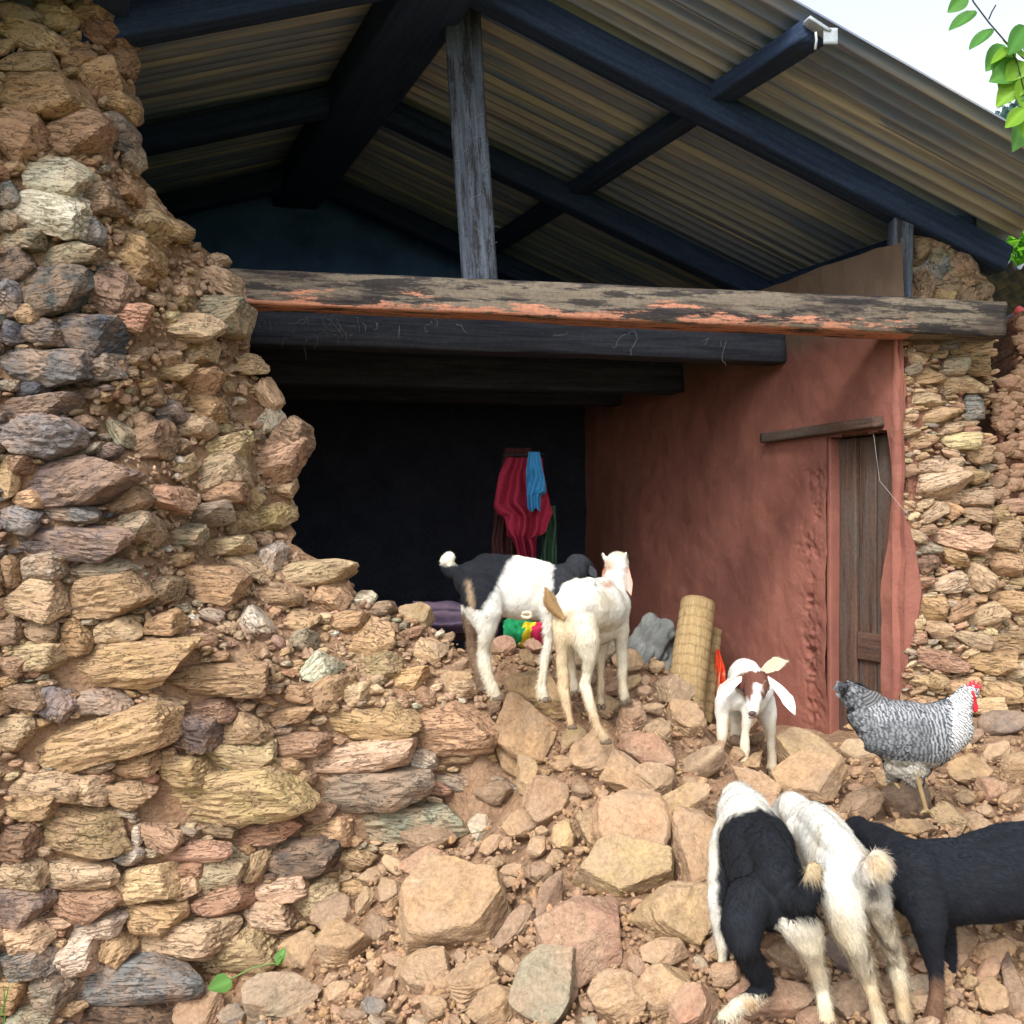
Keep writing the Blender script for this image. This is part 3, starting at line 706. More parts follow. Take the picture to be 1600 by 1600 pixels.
# ---- timbers of the front
def beam(name, p0, p1, wd, hg, mat, seed, label=None, up=(0, 0, 1), rough=.006, n=70, parent=None, taper=1.):
    V, Fc, lc = bar(p0, p1, wd, hg, up, n, rough, seed, taper)
    o = mk(name, V, Fc, mat, parent or house, {'lc': lc})
    if label: o['label'] = label
    return o
d0 = float(Yf(330))+.50
tb0 = P(330, 450, d0); tb1 = P(1558, 505, float(Yf(1558))-.18)
beam('long_beam', tb0, tb1, .16, .152, M['tie'], 1, 'long weathered beam across the opening, flecked with salmon paint', rough=.007, n=160)
beam('ceiling_beam', P(370, 513, 4.92), P(1222, 544, 5.42), .15, .165, M['dark'], 7, 'nearest dark ceiling beam under the long beam', rough=.004)
beam('ceiling_beam', P(395, 573, 5.75), P(1062, 590, 6.30), .15, .20, M['dark'], 9, 'second dark ceiling beam, deeper in the room', rough=.004)
beam('ceiling_beam', P(395, 600, 6.6), P(1000, 612, 7.0), .15, .20, M['dark'], 11, 'third ceiling beam, deepest in the room')
fp = [A+RR*1.0-U*3.6, A+RR*1.0+U*.25, A+RR*3.3+U*.5, A+RR*3.3-U*5.0]
slab('loft_floor', [zz(fp[0], 2.72), zz(fp[1], 2.72), zz(fp[2], 2.72), zz(fp[3], 2.72)], .03, M['dark'], house, 'dark boards of the loft floor')
V, Fc, lc = bar(P(750, 446, 4.49), P(719, -20, 4.46), .155, .10, (0, -1, 0), 60, .004, 4)
o = mk('king_post', V, Fc, M['post'], house, {'lc': lc}); o['label'] = 'upright grey-blue post from the long beam to the roof ridge'
V, Fc, lc = bar(P(1403, 474, 4.74), P(1408, 325, 4.70), .095, .09, (0, -1, 0), 20, .003, 6)
o = mk('short_post', V, Fc, M['post'], house, {'lc': lc}); o['label'] = 'short upright post near the right end of the long beam'
# ---- roof
V1 = np.array([2.045, 4.09, 0.])
def RP(q, a, off=0.):
    p = V1+U*((q-2.113)/.987)+RR*a
    h = 2.394-(.389*q if q >= 0 else -.315*q)
    return np.array([p[0], p[1], EYE+h+off])
roof = bpy.data.objects.new('roof', None); col.objects.link(roof); roof.parent = house; WORLD['roof'] = tuple(RP(0, .6)); roof.location = Vector(WORLD['roof'])-Vector(WORLD['stone_house'])
roof['label'] = 'gable roof of corrugated metal sheets on dark timbers tinted with blue haze'
def sheet(q0, q1, a0, a1, off, seed, mat=None, label=None):
    per = .078; na = max(int((a1-a0)/per*10), 12); nq = 14
    q = np.linspace(q0, q1, nq); a = np.linspace(a0, a1, na)
    V = np.array([RP(qq, aa, off+.021*math.sin(aa/per*2*math.pi)+.004*math.sin(qq*2.1+seed)) for qq in q for aa in a])
    lc = np.array([(qq+seed*3.7, aa+seed*1.3, 0) for qq in q for aa in a])
    fc = grid_faces(nq, na); n = len(V)
    V2 = V+np.array([0, 0, .003])
    A_ = np.arange(n).reshape(nq, na)
    rim = np.concatenate([np.stack([A_[0, :-1], A_[0, 1:]], 1), np.stack([A_[-1, 1:], A_[-1, :-1]], 1), np.stack([A_[1:, 0], A_[:-1, 0]], 1), np.stack([A_[:-1, -1], A_[1:, -1]], 1)])
    rf = np.stack([rim[:, 0], rim[:, 1], rim[:, 1]+n, rim[:, 0]+n], 1)
    o = mk('corrugated_sheet', np.vstack([V, V2]), np.concatenate([fc[:, ::-1], fc+n, rf]), mat or M['metal'], roof, {'lc': np.vstack([lc, lc])})
    return o
al = [0, .36, 1.05, 1.76, 2.47, 3.18, 4.0]
for i in range(6):
    sheet(0, 2.68, al[i]-(.06 if i else 0), al[i+1], .012*(i % 2)-(.012 if i == 1 else 0), i*2)
    sheet(-3.1, 0, al[i]-(.06 if i else 0), al[i+1], .012*(i % 2)+(.03 if i == 0 else 0), i+20)
def rbeam(name, q0, a0, q1, a1, off, wd, hg, mat, seed, label=None, n=50):
    V, Fc, lc = bar(RP(q0, a0, off), RP(q1, a1, off), wd, hg, (0, 0, 1), n, .004, seed)
    o = mk(name, V, Fc, mat, roof, {'lc': lc})
    if label: o['label'] = label
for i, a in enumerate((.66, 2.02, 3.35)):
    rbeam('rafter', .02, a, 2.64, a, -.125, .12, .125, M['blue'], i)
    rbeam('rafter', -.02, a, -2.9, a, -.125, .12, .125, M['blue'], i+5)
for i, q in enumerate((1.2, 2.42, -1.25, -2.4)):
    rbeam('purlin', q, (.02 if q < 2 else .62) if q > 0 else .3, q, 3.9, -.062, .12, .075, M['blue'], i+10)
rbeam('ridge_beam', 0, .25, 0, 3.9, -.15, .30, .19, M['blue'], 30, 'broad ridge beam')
# pale plate nailed on the end of the purlin, with a bent strip hanging from it
mb = MB(); c = RP(1.2, .0, -.062)
V, Fc, lc = bar(c-U*.045+np.array([0, -.01, .03]), c+U*.045+np.array([0, -.01, -.012]), .05, .012, (0, 0, 1), 6, .002, 2); mb.add(V, Fc, col=np.array([.33, .37, .40]))
V, Fc, lc = bar(c+U*.05+np.array([0, -.03, .0]), c+U*.05+np.array([0, -.03, -.06]), .05, .008, (0, -1, 0), 6, .002, 2); mb.add(V, Fc, col=np.array([.33, .37, .40]))
V, Fc = tube([c+np.array([-.01, -.03, -.02]), c+np.array([-.008, -.032, -.05]), c+np.array([-.012, -.03, -.085])], .005, 6); mb.add(V, Fc, col=np.array([.4, .42, .42]))
o = mb.build('end_plate', M['smooth'], roof); o['label'] = 'pale metal plate on the end of the purlin at the roof edge'
# ---- the lean-to and the broken mud wall at the far right
shed = empty('lean_to_shed', (2.95, 5.4, .8), 'dark lean-to with wavy metal roof edge and broken reddish mud wall at the right', 'shed')
def shed_sheet():
    per = .085; na = 260; nq = 8; V = []
    p0 = P(1478, 404, 5.3); p1 = P(1478+420, 446, 5.45)
    for i in range(nq):
        for j in range(na):
            f_ = j/(na-1); p = p0+(p1-p0)*f_; L = np.linalg.norm(p1-p0)*f_
            V.append(p+np.array([-.15, 1.6, -.10])*i/(nq-1)+np.array([0, 0, .022*math.sin(L/per*2*math.pi)]))
    V = np.array(V); lc = V.copy()
    n = len(V); o = mk('corrugated_sheet', np.vstack([V, V+[0, 0, .004]]), np.concatenate([grid_faces(nq, na)[:, ::-1], grid_faces(nq, na)+n]), M['metal'], shed, {'lc': np.vstack([lc, lc])})
shed_sheet()
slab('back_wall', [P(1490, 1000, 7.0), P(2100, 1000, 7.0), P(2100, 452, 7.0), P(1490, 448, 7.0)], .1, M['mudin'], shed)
V, Fc, lc = bar(P(1548, 520, 5.3), P(1640, 470, 5.2), .07, .07, (0, 0, 1), 20, .004, 3); mk('rail', V, Fc, M['dark'], shed, {'lc': lc})
def shed_wall():
    ny, nx = 260, 110
    py = np.linspace(486, 830, ny)
    xl = np.interp(py, [486,500,520,560,580,612,650,700,720,760,800,830], [1592,1586,1592,1588,1590,1545,1548,1562,1552,1545,1556,1560])
    PX = xl[:, None]+(1900-xl)[:, None]*np.linspace(0, 1, nx)**1.3; PY = np.repeat(py[:, None], nx, 1)
    Y = Yf(PX)+.10; b = Pn(PX.ravel(), PY.ravel(), Y.ravel()); n = fbm(b*9, 3, 51)*.04+np.abs(fbm(b*22, 4, 53))*.05
    b[:, 1] += .03-n; b[:, 0] += np.repeat(np.exp(-np.linspace(0, 1, nx)*30)[None], ny, 0).ravel()*fbm(b*16, 3, 5)*.03
    G = b.reshape(ny, nx, 3); ex = [G[:, :1]+np.array([.01*k, .06*k, 0]) for k in range(6, 0, -1)]
    G = np.concatenate(ex+[G], 1)
    o = mk('mud_wall', G.reshape(-1, 3), grid_faces(*G.shape[:2]), M['redmud'], shed)
    mb = MB(); r = np.random.default_rng(3)
    for k in range(420):
        y = r.uniform(500, 826); x = np.interp(y, py, xl)+abs(r.normal(0, 60))+4
        s = r.uniform(.008, .03); V, Fc, lc = rock((s*1.5, s, s), 2, r, False); mb.add(Pn(x, y, Yf(x)+.09)+V, Fc, lc=lc, col=np.array([.35, .19, .12])*r.uniform(.8, 1.25))
    mb.build('mud_lumps', M['rubble'], o, smooth=False)['kind'] = 'stuff'
    V, Fc, lc = rock((.05, .045, .05), 3, r, False, True); mb = MB(); mb.add(P(1596, 497, 5.0)+V, Fc, col=np.array([.5, .05, .05])); mb.build('red_cap', M['smooth'], shed)
shed_wall()
# ------------------------------------------------------------------ loose rubble: every large stone is a thing
RS = """704,1420,186,146,5,o,broad flat pinkish slab, the largest stone of the rubble;972,1363,168,98,-5,o,big angular block with a lit flat top below the white goat;985,1300,134,128,-40,o,large leaning slab behind the big angular block
932,1300,64,70,0,o,upright grey-tan stone left of the large leaning slab;912,1462,134,152,-40,r,big reddish boulder with a white chalky patch;852,1540,110,122,-20,v,grey-green boulder with a white smear near the bottom edge
743,1535,82,62,-5,o,blocky stone left of the grey-green boulder;662,1522,108,66,25,o,wedge stone tilted up to the right near the bottom edge;540,1482,84,74,15,o,pale ochre block in front of the wall foot
527,1430,72,60,30,b,brown stone leaning on the wall foot;472,1487,54,66,70,o,upright tan stone leaning on the wall foot;780,1575,90,64,20,o,tan stone cut by the bottom edge left of the grey-green boulder
680,1578,44,48,0,o,small grey-brown cube of stone at the bottom edge;533,1555,58,36,20,o,flat shard near the bottom beside the pale grey stone;585,1575,44,28,-5,g,small pale blue-grey chip at the bottom edge
443,1562,122,84,0,v,pale grey-brown block resting on the ground left;313,1578,80,62,10,r,pinkish tan stone at the lower left corner of the rubble;362,1590,44,34,0,g,small grey stone between two blocks at the lower left
672,1312,86,46,-5,b,flat brown stone where rubble meets the wall;664,1352,74,52,10,r,rosy stone just above the broad flat slab;708,1290,56,28,-15,o,small flat stone under the wall end
750,1294,36,38,0,w,small bright cube of stone under the wall end;812,1292,64,40,30,o,tilted flake right of the bright small cube;856,1256,78,76,-10,o,square-sided stone above the rubble middle
805,1183,76,50,-45,o,flat stone leaning down beside the wall end;824,1214,36,76,5,o,narrow standing slab beside the wall end;825,1144,110,78,-35,o,oval pale slab on the slope under the two upper goats
845,1082,156,58,-35,o,long thin slab under the hooves of the upper goats;663,1106,40,32,0,o,small rounded stone on the earth slope;590,1040,74,36,10,o,flat stone on the earth slope near the wall
708,1066,54,42,-15,o,stone on the slope left of the black and white goat;632,1057,42,30,0,o,small stone on the earth slope near the crest;652,967,54,52,10,o,pointed stone crowning the crest left of the upper goats
932,1185,78,64,20,o,block under the hind hoof of the white upper goat;985,1125,52,60,0,r,square reddish block behind the white goat's hooves;1010,1172,88,46,-20,r,reddish split stone right of the hooves
988,1217,94,60,-15,o,wide slab above the large leaning slab;1030,1143,44,44,-45,o,tan block beside the reddish split stone;1050,1085,54,48,-30,y,yellowish stone on the crest near the straw mat
1068,1125,64,46,-35,o,flat stone at the foot of the straw mat;1065,1258,106,52,5,o,pale brick-shaped stone left of the lower goats;1100,1195,100,56,-30,y,smooth oval slab below the small kid
1020,1225,64,50,0,o,stone between the wide slab and the brick-shaped stone;1085,1328,80,134,0,o,tall upright slab behind the black and white lower goat;1055,1430,124,92,-15,o,wide slab with a dark broken underside beside the lower goat
1038,1487,68,50,0,o,square block under the wide slab;1040,1550,90,92,0,o,tall flat stone near the bottom left of the lower goats;1078,1578,78,64,20,r,pinkish stone at the bottom edge beside the lower goat's hooves
970,1568,90,80,0,o,rounded tan stone at the bottom edge middle;1261,1178,94,68,0,o,large block standing right of the small kid;1268,1222,116,88,10,o,broad rounded slab behind the necks of the lower goats
1348,1262,78,42,0,b,brown wedge left of the hen's feet;1417,1255,70,64,-30,k,smooth dark brown stone under the hen;1568,1133,72,44,5,p,smooth purple-grey stone by the foot of the pier
1430,1295,64,30,0,o,flat stone below the dark brown stone;1480,1277,58,46,0,o,stone right of the hen's foot;1505,1205,70,50,15,o,tan block below the hen's breast
1545,1235,48,42,0,r,pinkish stone near the right edge;1520,1287,58,34,0,o,small stone behind the black goat's back;1200,1560,134,76,0,r,large reddish slab between the legs of the lower goats
1235,1500,84,48,-15,b,brown stone behind the goat legs;1310,1490,52,60,0,p,dark stone between the two lower goats' legs;1330,1565,56,64,0,b,brown block under the white lower goat
1498,1470,54,46,0,b,brown stone under the black goat's belly;1550,1490,64,42,0,o,tan stone under the black goat's belly near the right edge;1553,1560,58,52,0,o,tan block at the lower right corner
1588,1545,34,118,0,k,narrow upright brown stone at the lower right edge;1160,1130,50,34,0,b,flat stone behind the kid's front legs;1590,1200,60,44,10,o,tan stone at the right edge below the pier
1350,1130,60,24,0,o,low stone at the foot of the red doorway;1180,1225,80,36,-25,o,flat slab just above the neck of the lower goat;770,1240,60,34,10,b,brown flat stone against the wall end;612,1395,44,44,30,o,small block left of the broad flat slab
590,1455,60,44,-20,b,brown broken stone left of the broad slab;800,1455,90,36,48,b,long narrow stone slanting up beside the reddish boulder;860,1400,36,80,-30,b,thin slanting stone above the long narrow stone;880,1305,40,50,0,o,cube stone right of the square-sided stone"""
rng = np.random.default_rng(77)
OCC[:] = False
specR = []
for line in RS.replace('\n', ';').split(';'):
    a = line.split(',', 6)
    specR.append((float(a[0]), float(a[1]), float(a[2]), float(a[3]), float(a[4]), a[5].strip(), a[6].strip()))
CAMP = np.array([0, 0, EYE])
def loose(cx, cy, w_, h_, ang, c, label, group, name='rubble_stone', sub=None, smooth=False, r_=None):
    r_ = r_ or rng
    Y = hit(cx, cy+h_*.12)
    if Y is None: return None
    s = Y/F; a, b = w_/2*s*1.05, h_/2*s*1.08
    c3 = min(a, b)*r_.uniform(.5, .85)
    if sub is None: sub = 5 if w_*h_ > 5000 else (4 if w_*h_ > 900 else 3)
    V, Fc, lc = rock((a, b, c3), sub, r_, True, smooth, .35 if w_*h_ > 8000 else .8)
    p = P(cx, cy, Y); n0 = mnormal(p[0], p[1]); tocam = nrm(CAMP-p)
    z_ = nrm(n0*.75+tocam*.75+r_.normal(0, .34, 3)); x_ = np.array([1., 0, 0]); x_ = nrm(x_-z_*x_.dot(z_)); y_ = np.cross(z_, x_)
    ca, sa = math.cos(R(ang)), math.sin(R(ang)); X2 = x_*ca+y_*sa; Y2 = -x_*sa+y_*ca
    W = V[:, :1]*X2+V[:, 1:2]*Y2+V[:, 2:]*z_
    og = p+z_*c3*.15
    o = mk(name, og+W, Fc, M['rubble'] if not smooth else M['rubble'], None, {'lc': lc, 'col': np.tile(jit_col(c, r_, .08), (len(V), 1))}, smooth, og)
    tag(o, label, 'stone', group)
    if r_ is rng:
        sl, m = occ_box(cx, cy, w_, h_, ang, .95); OCC[sl] |= m
    return o
for s_ in specR:
    loose(*s_[:6], s_[6], 'large fallen stones of the collapsed wall', smooth='smooth' in s_[6][:7])
MOUNDP = [(440,1640),(505,1450),(550,1370),(640,1330),(715,1300),(830,1290),(830,1180),(760,1110),(640,1010),(620,960),(700,975),(790,990),(900,995),(1000,1008),(1065,1065),(1110,1130),(1180,1150),(1330,1160),(1420,1120),(1640,1130),(1640,1640)]
onm = lambda x, y: bool(inpoly(x, y, MOUNDP)) or (y > 1500 and 260 < x < 470 and y > 1600-(x-260)*.25)
def zone(x, y):
    if x < 560 and y > 1350: return 'by the foot of the wall at lower left'
    if x < 860 and y < 1130: return 'on the earth slope left of the upper goats'
    if y < 1130: return 'behind the crest near the straw mat' if x < 1130 else 'at the foot of the pier'
    if x < 900 and y < 1330: return 'just below the broken wall end'
    if x < 900: return 'around the broad flat slab' if y < 1500 else 'along the bottom edge left of centre'
    if x < 1110: return 'below the white upper goat' if y < 1300 else ('beside the reddish boulder' if y < 1500 else 'along the bottom edge in the middle')
    if x < 1330: return 'around the feet of the small kid' if y < 1260 else 'among the legs of the lower goats'
    return 'around the hen' if y < 1290 else ('behind the black goat' if y < 1420 else 'under the belly of the black goat')
KN = dict(o='ochre', y='yellowish', b='brown', r='reddish', g='grey', v='olive-grey', w='pale')
fr = fill_specs(rng, onm, (46, 34, 25, 19), lambda a, b, g: g.choice(list('oooobryrv')), (500, 900, 1300, 900), asp=(1.15, 2.1), box=(250, 1640, 940, 1630))
fr = sorted(fr, key=lambda s: -s[2]*s[3])[:222]
ORD = ['largest', 'second largest', 'third largest', 'fourth largest', 'fifth largest', 'sixth largest', 'seventh largest', 'eighth largest', 'ninth largest', 'tenth largest',
       'eleventh largest', 'twelfth largest', 'thirteenth largest', 'fourteenth largest', 'fifteenth largest', 'sixteenth largest', 'seventeenth largest', 'eighteenth largest', 'nineteenth largest', 'twentieth largest']
rank = {}
for s_ in fr:
    cx, cy, w_, h_, ang, c = s_
    zn = zone(cx, cy); size = 'fist-sized' if w_ < 28 else ('small' if w_ < 42 else 'middling')
    k = rank.get((c, zn, size), 0); rank[(c, zn, size)] = k+1
    loose(cx, cy, w_, h_, rng.uniform(-50, 50), c, '%s %s %s stone lying %s' % (ORD[min(k, 19)], size, KN[c], zn), '%s rubble stones %s' % (KN[c], zn), sub=3)
# gravel and clods: one mass
mb = MB(); T4 = []
for k in range(14):
    V, Fc, lc = rock((1, .75, .6), 2, rng, False); T4.append((V, Fc, lc))
n = 9500
xs = rng.uniform(250, 1640, n); ys = rng.uniform(945, 1640, n); k2 = 0
Vs, Fs, Ls, Cs, k = [], [], [], [], 0
for x, y in zip(xs, ys):
    if not onm(x, y): continue
    Y = hit(x, y)
    if Y is None or Y > 5.0: continue
    p = P(x, y, Y); s = float(np.clip(rng.lognormal(-4.75, .42), .003, .03)); V, Fc, lc = T4[rng.integers(14)]
    q = np.array(Matrix.Rotation(rng.uniform(0, 6), 3, Vector(rng.normal(size=3)).normalized()))
    p[0] += rng.normal(0, .02); p[1] += rng.normal(0, .05); p[2] = mz(p[0], p[1])-.01+rng.uniform(0, .012)
    Vs.append(p+(V*s*rng.uniform(.8, 1.2, 3))@q.T); Fs.append(Fc+k); k += len(V); Ls.append(V*s+rng.uniform(-40, 40, 3))
    Cs.append(np.tile(np.array([.46, .272, .142])*rng.uniform(.8, 1.2)*np.array([1, rng.uniform(.95, 1.08), rng.uniform(.9, 1.15)]), (len(V), 1)))
o = mk('gravel', np.concatenate(Vs), np.concatenate(Fs), M['rubble'], None, {'lc': np.concatenate(Ls), 'col': np.concatenate(Cs)}, False)
tag(o, 'crumbled mud clods and gravel scattered between the fallen stones', 'rubble', kind='stuff')
mb = MB()
for k in range(230):
    x = rng.uniform(480, 1620); y = rng.uniform(1000, 1600)
    if not onm(x, y): continue
    Y = hit(x, y)
    if Y is None: continue
    p = P(x, y, Y); p[2] = mz(p[0], p[1])+rng.uniform(.0, .02); a = rng.uniform(0, 6.3); L = rng.uniform(.02, .09); d = np.array([math.cos(a), math.sin(a)*.6, rng.normal(0, .25)])*L
    V, Fc = tube([p, p+d*.5+rng.normal(0, .004, 3), p+d], rng.uniform(.0008, .0024), 5); mb.add(V, Fc, col=np.array([.40, .29, .16])*rng.uniform(.5, 1.3))
tag(mb.build('straw', M['cloth']), 'bits of straw and thin splinters scattered over the fallen stones', 'straw', kind='stuff')
# ------------------------------------------------------------------ animals
def slim(pts):          # legs: thinner shanks between the joints
    return [(a, b, Y, r*(1 if i < 2 else (.84 if r < 16 else .93))) for i, (a, b, Y, r) in enumerate(pts)]
def sweep(pts, fx=1., fy=1., fz=1.):
    """overlapping spheres along a chain of (px, py, Y, radius px)"""
    V0, F0 = ICO[3]; VV = []; FF = []; k = 0
    Q = [(P(a, b, Y), r*Y/F) for a, b, Y, r in pts]
    if len(Q) == 1: Q = Q*2
    for (p, r), (q, r2) in zip(Q[:-1], Q[1:]):
        L = np.linalg.norm(q-p); n = max(int(L/(min(r, r2)*.22)), 1)
        for i in range(n+1):
            t = i/n; rr = r+(r2-r)*t
            VV.append(p+(q-p)*t+V0*rr*np.array([fx, fy, fz])); FF.append(F0+k); k += len(V0)
    return np.concatenate(VV), np.concatenate(FF)
def remesh(name, parts, vox, it=6, fac=.5):
    VV = []; FF = []; k = 0
    for V, Fc in parts: VV.append(V); FF.append(Fc+k); k += len(V)
    V = np.concatenate(VV); Fc = np.concatenate(FF)
    me = bpy.data.meshes.new('tmp'); me.from_pydata(V.tolist(), [], Fc.tolist()); ob = bpy.data.objects.new('tmp', me); col.objects.link(ob)
    m = ob.modifiers.new('r', 'REMESH'); m.mode = 'VOXEL'; m.voxel_size = vox; m.use_smooth_shade = True
    s = ob.modifiers.new('s', 'SMOOTH'); s.factor = fac; s.iterations = it
    dg = bpy.context.evaluated_depsgraph_get(); ev = ob.evaluated_get(dg); m2 = ev.to_mesh()
    V = np.empty(len(m2.vertices)*3, np.float32); m2.vertices.foreach_get('co', V); V = V.reshape(-1, 3).astype(float)
    m2.calc_loop_triangles(); T = np.empty(len(m2.loop_triangles)*3, np.int32); m2.loop_triangles.foreach_get('vertices', T); T = T.reshape(-1, 3)
    ev.to_mesh_clear(); bpy.data.objects.remove(ob); bpy.data.meshes.remove(me)
    return V, T
def vnormals(V, T):
    n = np.cross(V[T[:, 1]]-V[T[:, 0]], V[T[:, 2]]-V[T[:, 0]]); N = np.zeros_like(V)
    for k in range(3): np.add.at(N, T[:, k], n)
    return N/np.maximum(np.linalg.norm(N, axis=1), 1e-9)[:, None]
def blades(V, T, N, Cc, n, length, flow, rng, wd=.0012, lift=.35, lenf=None):
    a = V[T[:, 0]]; b = V[T[:, 1]]; c = V[T[:, 2]]; ar = np.linalg.norm(np.cross(b-a, c-a), axis=1); i = rng.choice(len(T), n, p=ar/ar.sum())
    u = rng.random(n); v = rng.random(n); f = u+v > 1; u[f] = 1-u[f]; v[f] = 1-v[f]
    p = a[i]*(1-u-v)[:, None]+b[i]*u[:, None]+c[i]*v[:, None]; nn = N[T[i, 0]]; cc = Cc[T[i, 0]]*rng.uniform(.72, 1.22, n)[:, None]
    fl = flow(p) if callable(flow) else np.tile(np.asarray(flow, float), (n, 1))
    fl = fl+rng.normal(0, .25, (n, 3)); d = fl-nn*(fl*nn).sum(1)[:, None]; d /= np.maximum(np.linalg.norm(d, axis=1), 1e-6)[:, None]
    d = d+nn*lift; d /= np.linalg.norm(d, axis=1)[:, None]; sd_ = np.cross(d, nn+rng.normal(0, .2, (n, 3))); sd_ /= np.maximum(np.linalg.norm(sd_, axis=1), 1e-6)[:, None]
    L = length*rng.uniform(.6, 1.3, n)
    if lenf is not None: L = L*lenf(p)
    p = p-nn*.001
    W = np.stack([p-sd_*wd/2, p+sd_*wd/2, p+d*L[:, None]], 1).reshape(-1, 3)
    return W, np.arange(3*n).reshape(n, 3), np.repeat(cc, 3, 0)
CREAM = (.62, .56, .44); WHITE = (.70, .69, .64); BLACK = (.010, .012, .017); TAN = (.55, .38, .20)
def lerp(a, b, t): t = np.clip(t, 0, 1)[:, None]; return np.asarray(a, float)*(1-t)+np.asarray(b, float)*t
def leafshape(base, tip, side, wd, thick, curl=.2, k=14, m=9, bend=None):
    """an ear or flat tail: a thin closed, slightly cupped blade"""
    base = np.asarray(base, float); tip = np.asarray(tip, float); d = tip-base; L = np.linalg.norm(d); d /= L; sd_ = nrm(side-d*np.dot(side, d)); n = np.cross(d, sd_)
    V = []
    for s in (1, -1):
        for i in range(k):
            t = i/(k-1); wv = wd*(math.sin(math.pi*min(t*.93+.10, 1))**.62)*(.55+.45*t if t < .55 else 1)
            if i == k-1: wv = wd*.12
            c = base+d*L*t+(np.asarray(bend)*math.sin(math.pi*t*.9) if bend is not None else 0)
            for j in range(m):
                x = (j/(m-1)*2-1)
                V.append(c+sd_*x*wv/2+n*(x*x*curl*wv)+n*s*thick*(1-x*x)*.5)
    V = np.array(V); a = grid_faces(k, m); n0 = k*m
    rim = [(j, j+1, j+1+n0, j+n0) for j in range(m-1)]+[((k-1)*m+j, (k-1)*m+j+n0, (k-1)*m+j+1+n0, (k-1)*m+j+1) for j in range(m-1)]
    rim += [(i*m, i*m+n0, (i+1)*m+n0, (i+1)*m) for i in range(k-1)]+[(i*m+m-1, (i+1)*m+m-1, (i+1)*m+m-1+n0, i*m+m-1+n0) for i in range(k-1)]
    q = np.concatenate([a[:, ::-1], a+n0, np.array(rim)])
    T = np.concatenate([q[:, [0, 1, 2]], q[:, [0, 2, 3]]])
    return V, T
def goat(label, base, chains, colour, ears, nb, flow, cat='goat', group='young goats on the rubble', length=.016, vox=.0055, extra=None, lenf=None, seed=1, wd=.0017):
    g = empty('goat', base, label, cat, group); r = np.random.default_rng(seed)
    chains = [((slim(c[0]),)+tuple(c[1:]) if c[0][-1][1]-c[0][0][1] > 75 and len(c[0]) > 2 else c) for c in chains]
    V, T = remesh('b', [sweep(c[0], *c[1:]) for c in chains], vox, 4)
    V = V+vnormals(V, T)*(fbm(V*11, 3, seed)*.009+fbm(V*34, 3, seed+1)*.0025)[:, None]
    px, py = proj(V); Cc = np.clip(colour(px+fbm(V*60, 2, 3)*5, py+fbm(V*60, 2, 7)*5, V), .01, .85)
    Cc = Cc*(1+.16*fbm(V*22, 4, 5))[:, None]*(1-np.clip(fbm(V*9, 3, 31), 0, 1)[:, None]*np.array([.22, .36, .58]))
    mk('body', V, T, M['fur'], g, {'col': Cc}, True)
    N = vnormals(V, T); W, Fb, cb = blades(V, T, N, Cc, nb, length, flow, r, lenf=lenf, wd=wd)
    mk('coat', W, Fb, M['fur'], g, {'col': cb}, True)
    for c in chains:
        q = c[0]
        if q[-1][1]-q[0][1] > 75 and len(q) > 2 and q[-1][3] < 16:
            x_, y_, Y_, r_ = q[-1]; rm = r_*Y_/F; V0, F0 = ICO[3]; o_ = nrm(q[-1][0]-q[-2][0] if abs(q[-1][0]-q[-2][0]) > .1 else .1) if False else 0
            dv = P(x_, y_, Y_)-P(*q[-2][:3]); fw = np.array([dv[0], dv[1], 0]); fw = nrm(fw) if np.linalg.norm(fw) > .004 else np.array([0, -1., 0]); sdv = np.array([fw[1], -fw[0], 0])
            HV = []; HF = []
            for k_, e_ in enumerate((-1, 1)):
                W0 = V0.copy(); W0[:, 2] = np.clip(W0[:, 2], -.7, 1); W0[:, 0] *= 1.25-.35*W0[:, 2]
                HV.append(P(x_, y_, Y_)+sdv*e_*rm*.48+fw*rm*.35-np.array([0, 0, rm*.55])+(W0[:, :1]*fw+W0[:, 1:2]*sdv*.52)*rm+W0[:, 2:]*np.array([0, 0, rm*.8])); HF.append(F0+k_*len(V0))
            mk('hoof', np.concatenate(HV), np.concatenate(HF), M['smooth'], g, {'col': np.tile(np.array([.13, .095, .065]), (2*len(V0), 1))})
    for (b, t, side, wd_, th, cu, c, *bd) in ears:
        Ve, Te = leafshape(b, t, np.array(side, float), wd_, th, cu, bend=bd[0] if bd else None); ce = np.tile(np.array(c, float), (len(Ve), 1))*(1+.1*fbm(Ve*40, 2))[:, None]
        e = mk('ear', Ve, Te, M['fur'], g, {'col': ce}, True)
        W, Fb, cb = blades(Ve, Te, vnormals(Ve, Te), ce, 500, .005, nrm(np.array(t)-np.array(b)), r); mk('coat', W, Fb, M['fur'], e, {'col': cb})
    if extra: extra(g)
    return g
def seg(px, py, x0, y0, x1, y1):      # >0 on the right of the line from (x0,y0) down to (x1,y1)
    return (px-x0)*(y1-y0)-(py-y0)*(x1-x0)
def st(v, w_=3.): return np.clip(v/w_*.5+.5, 0, 1)
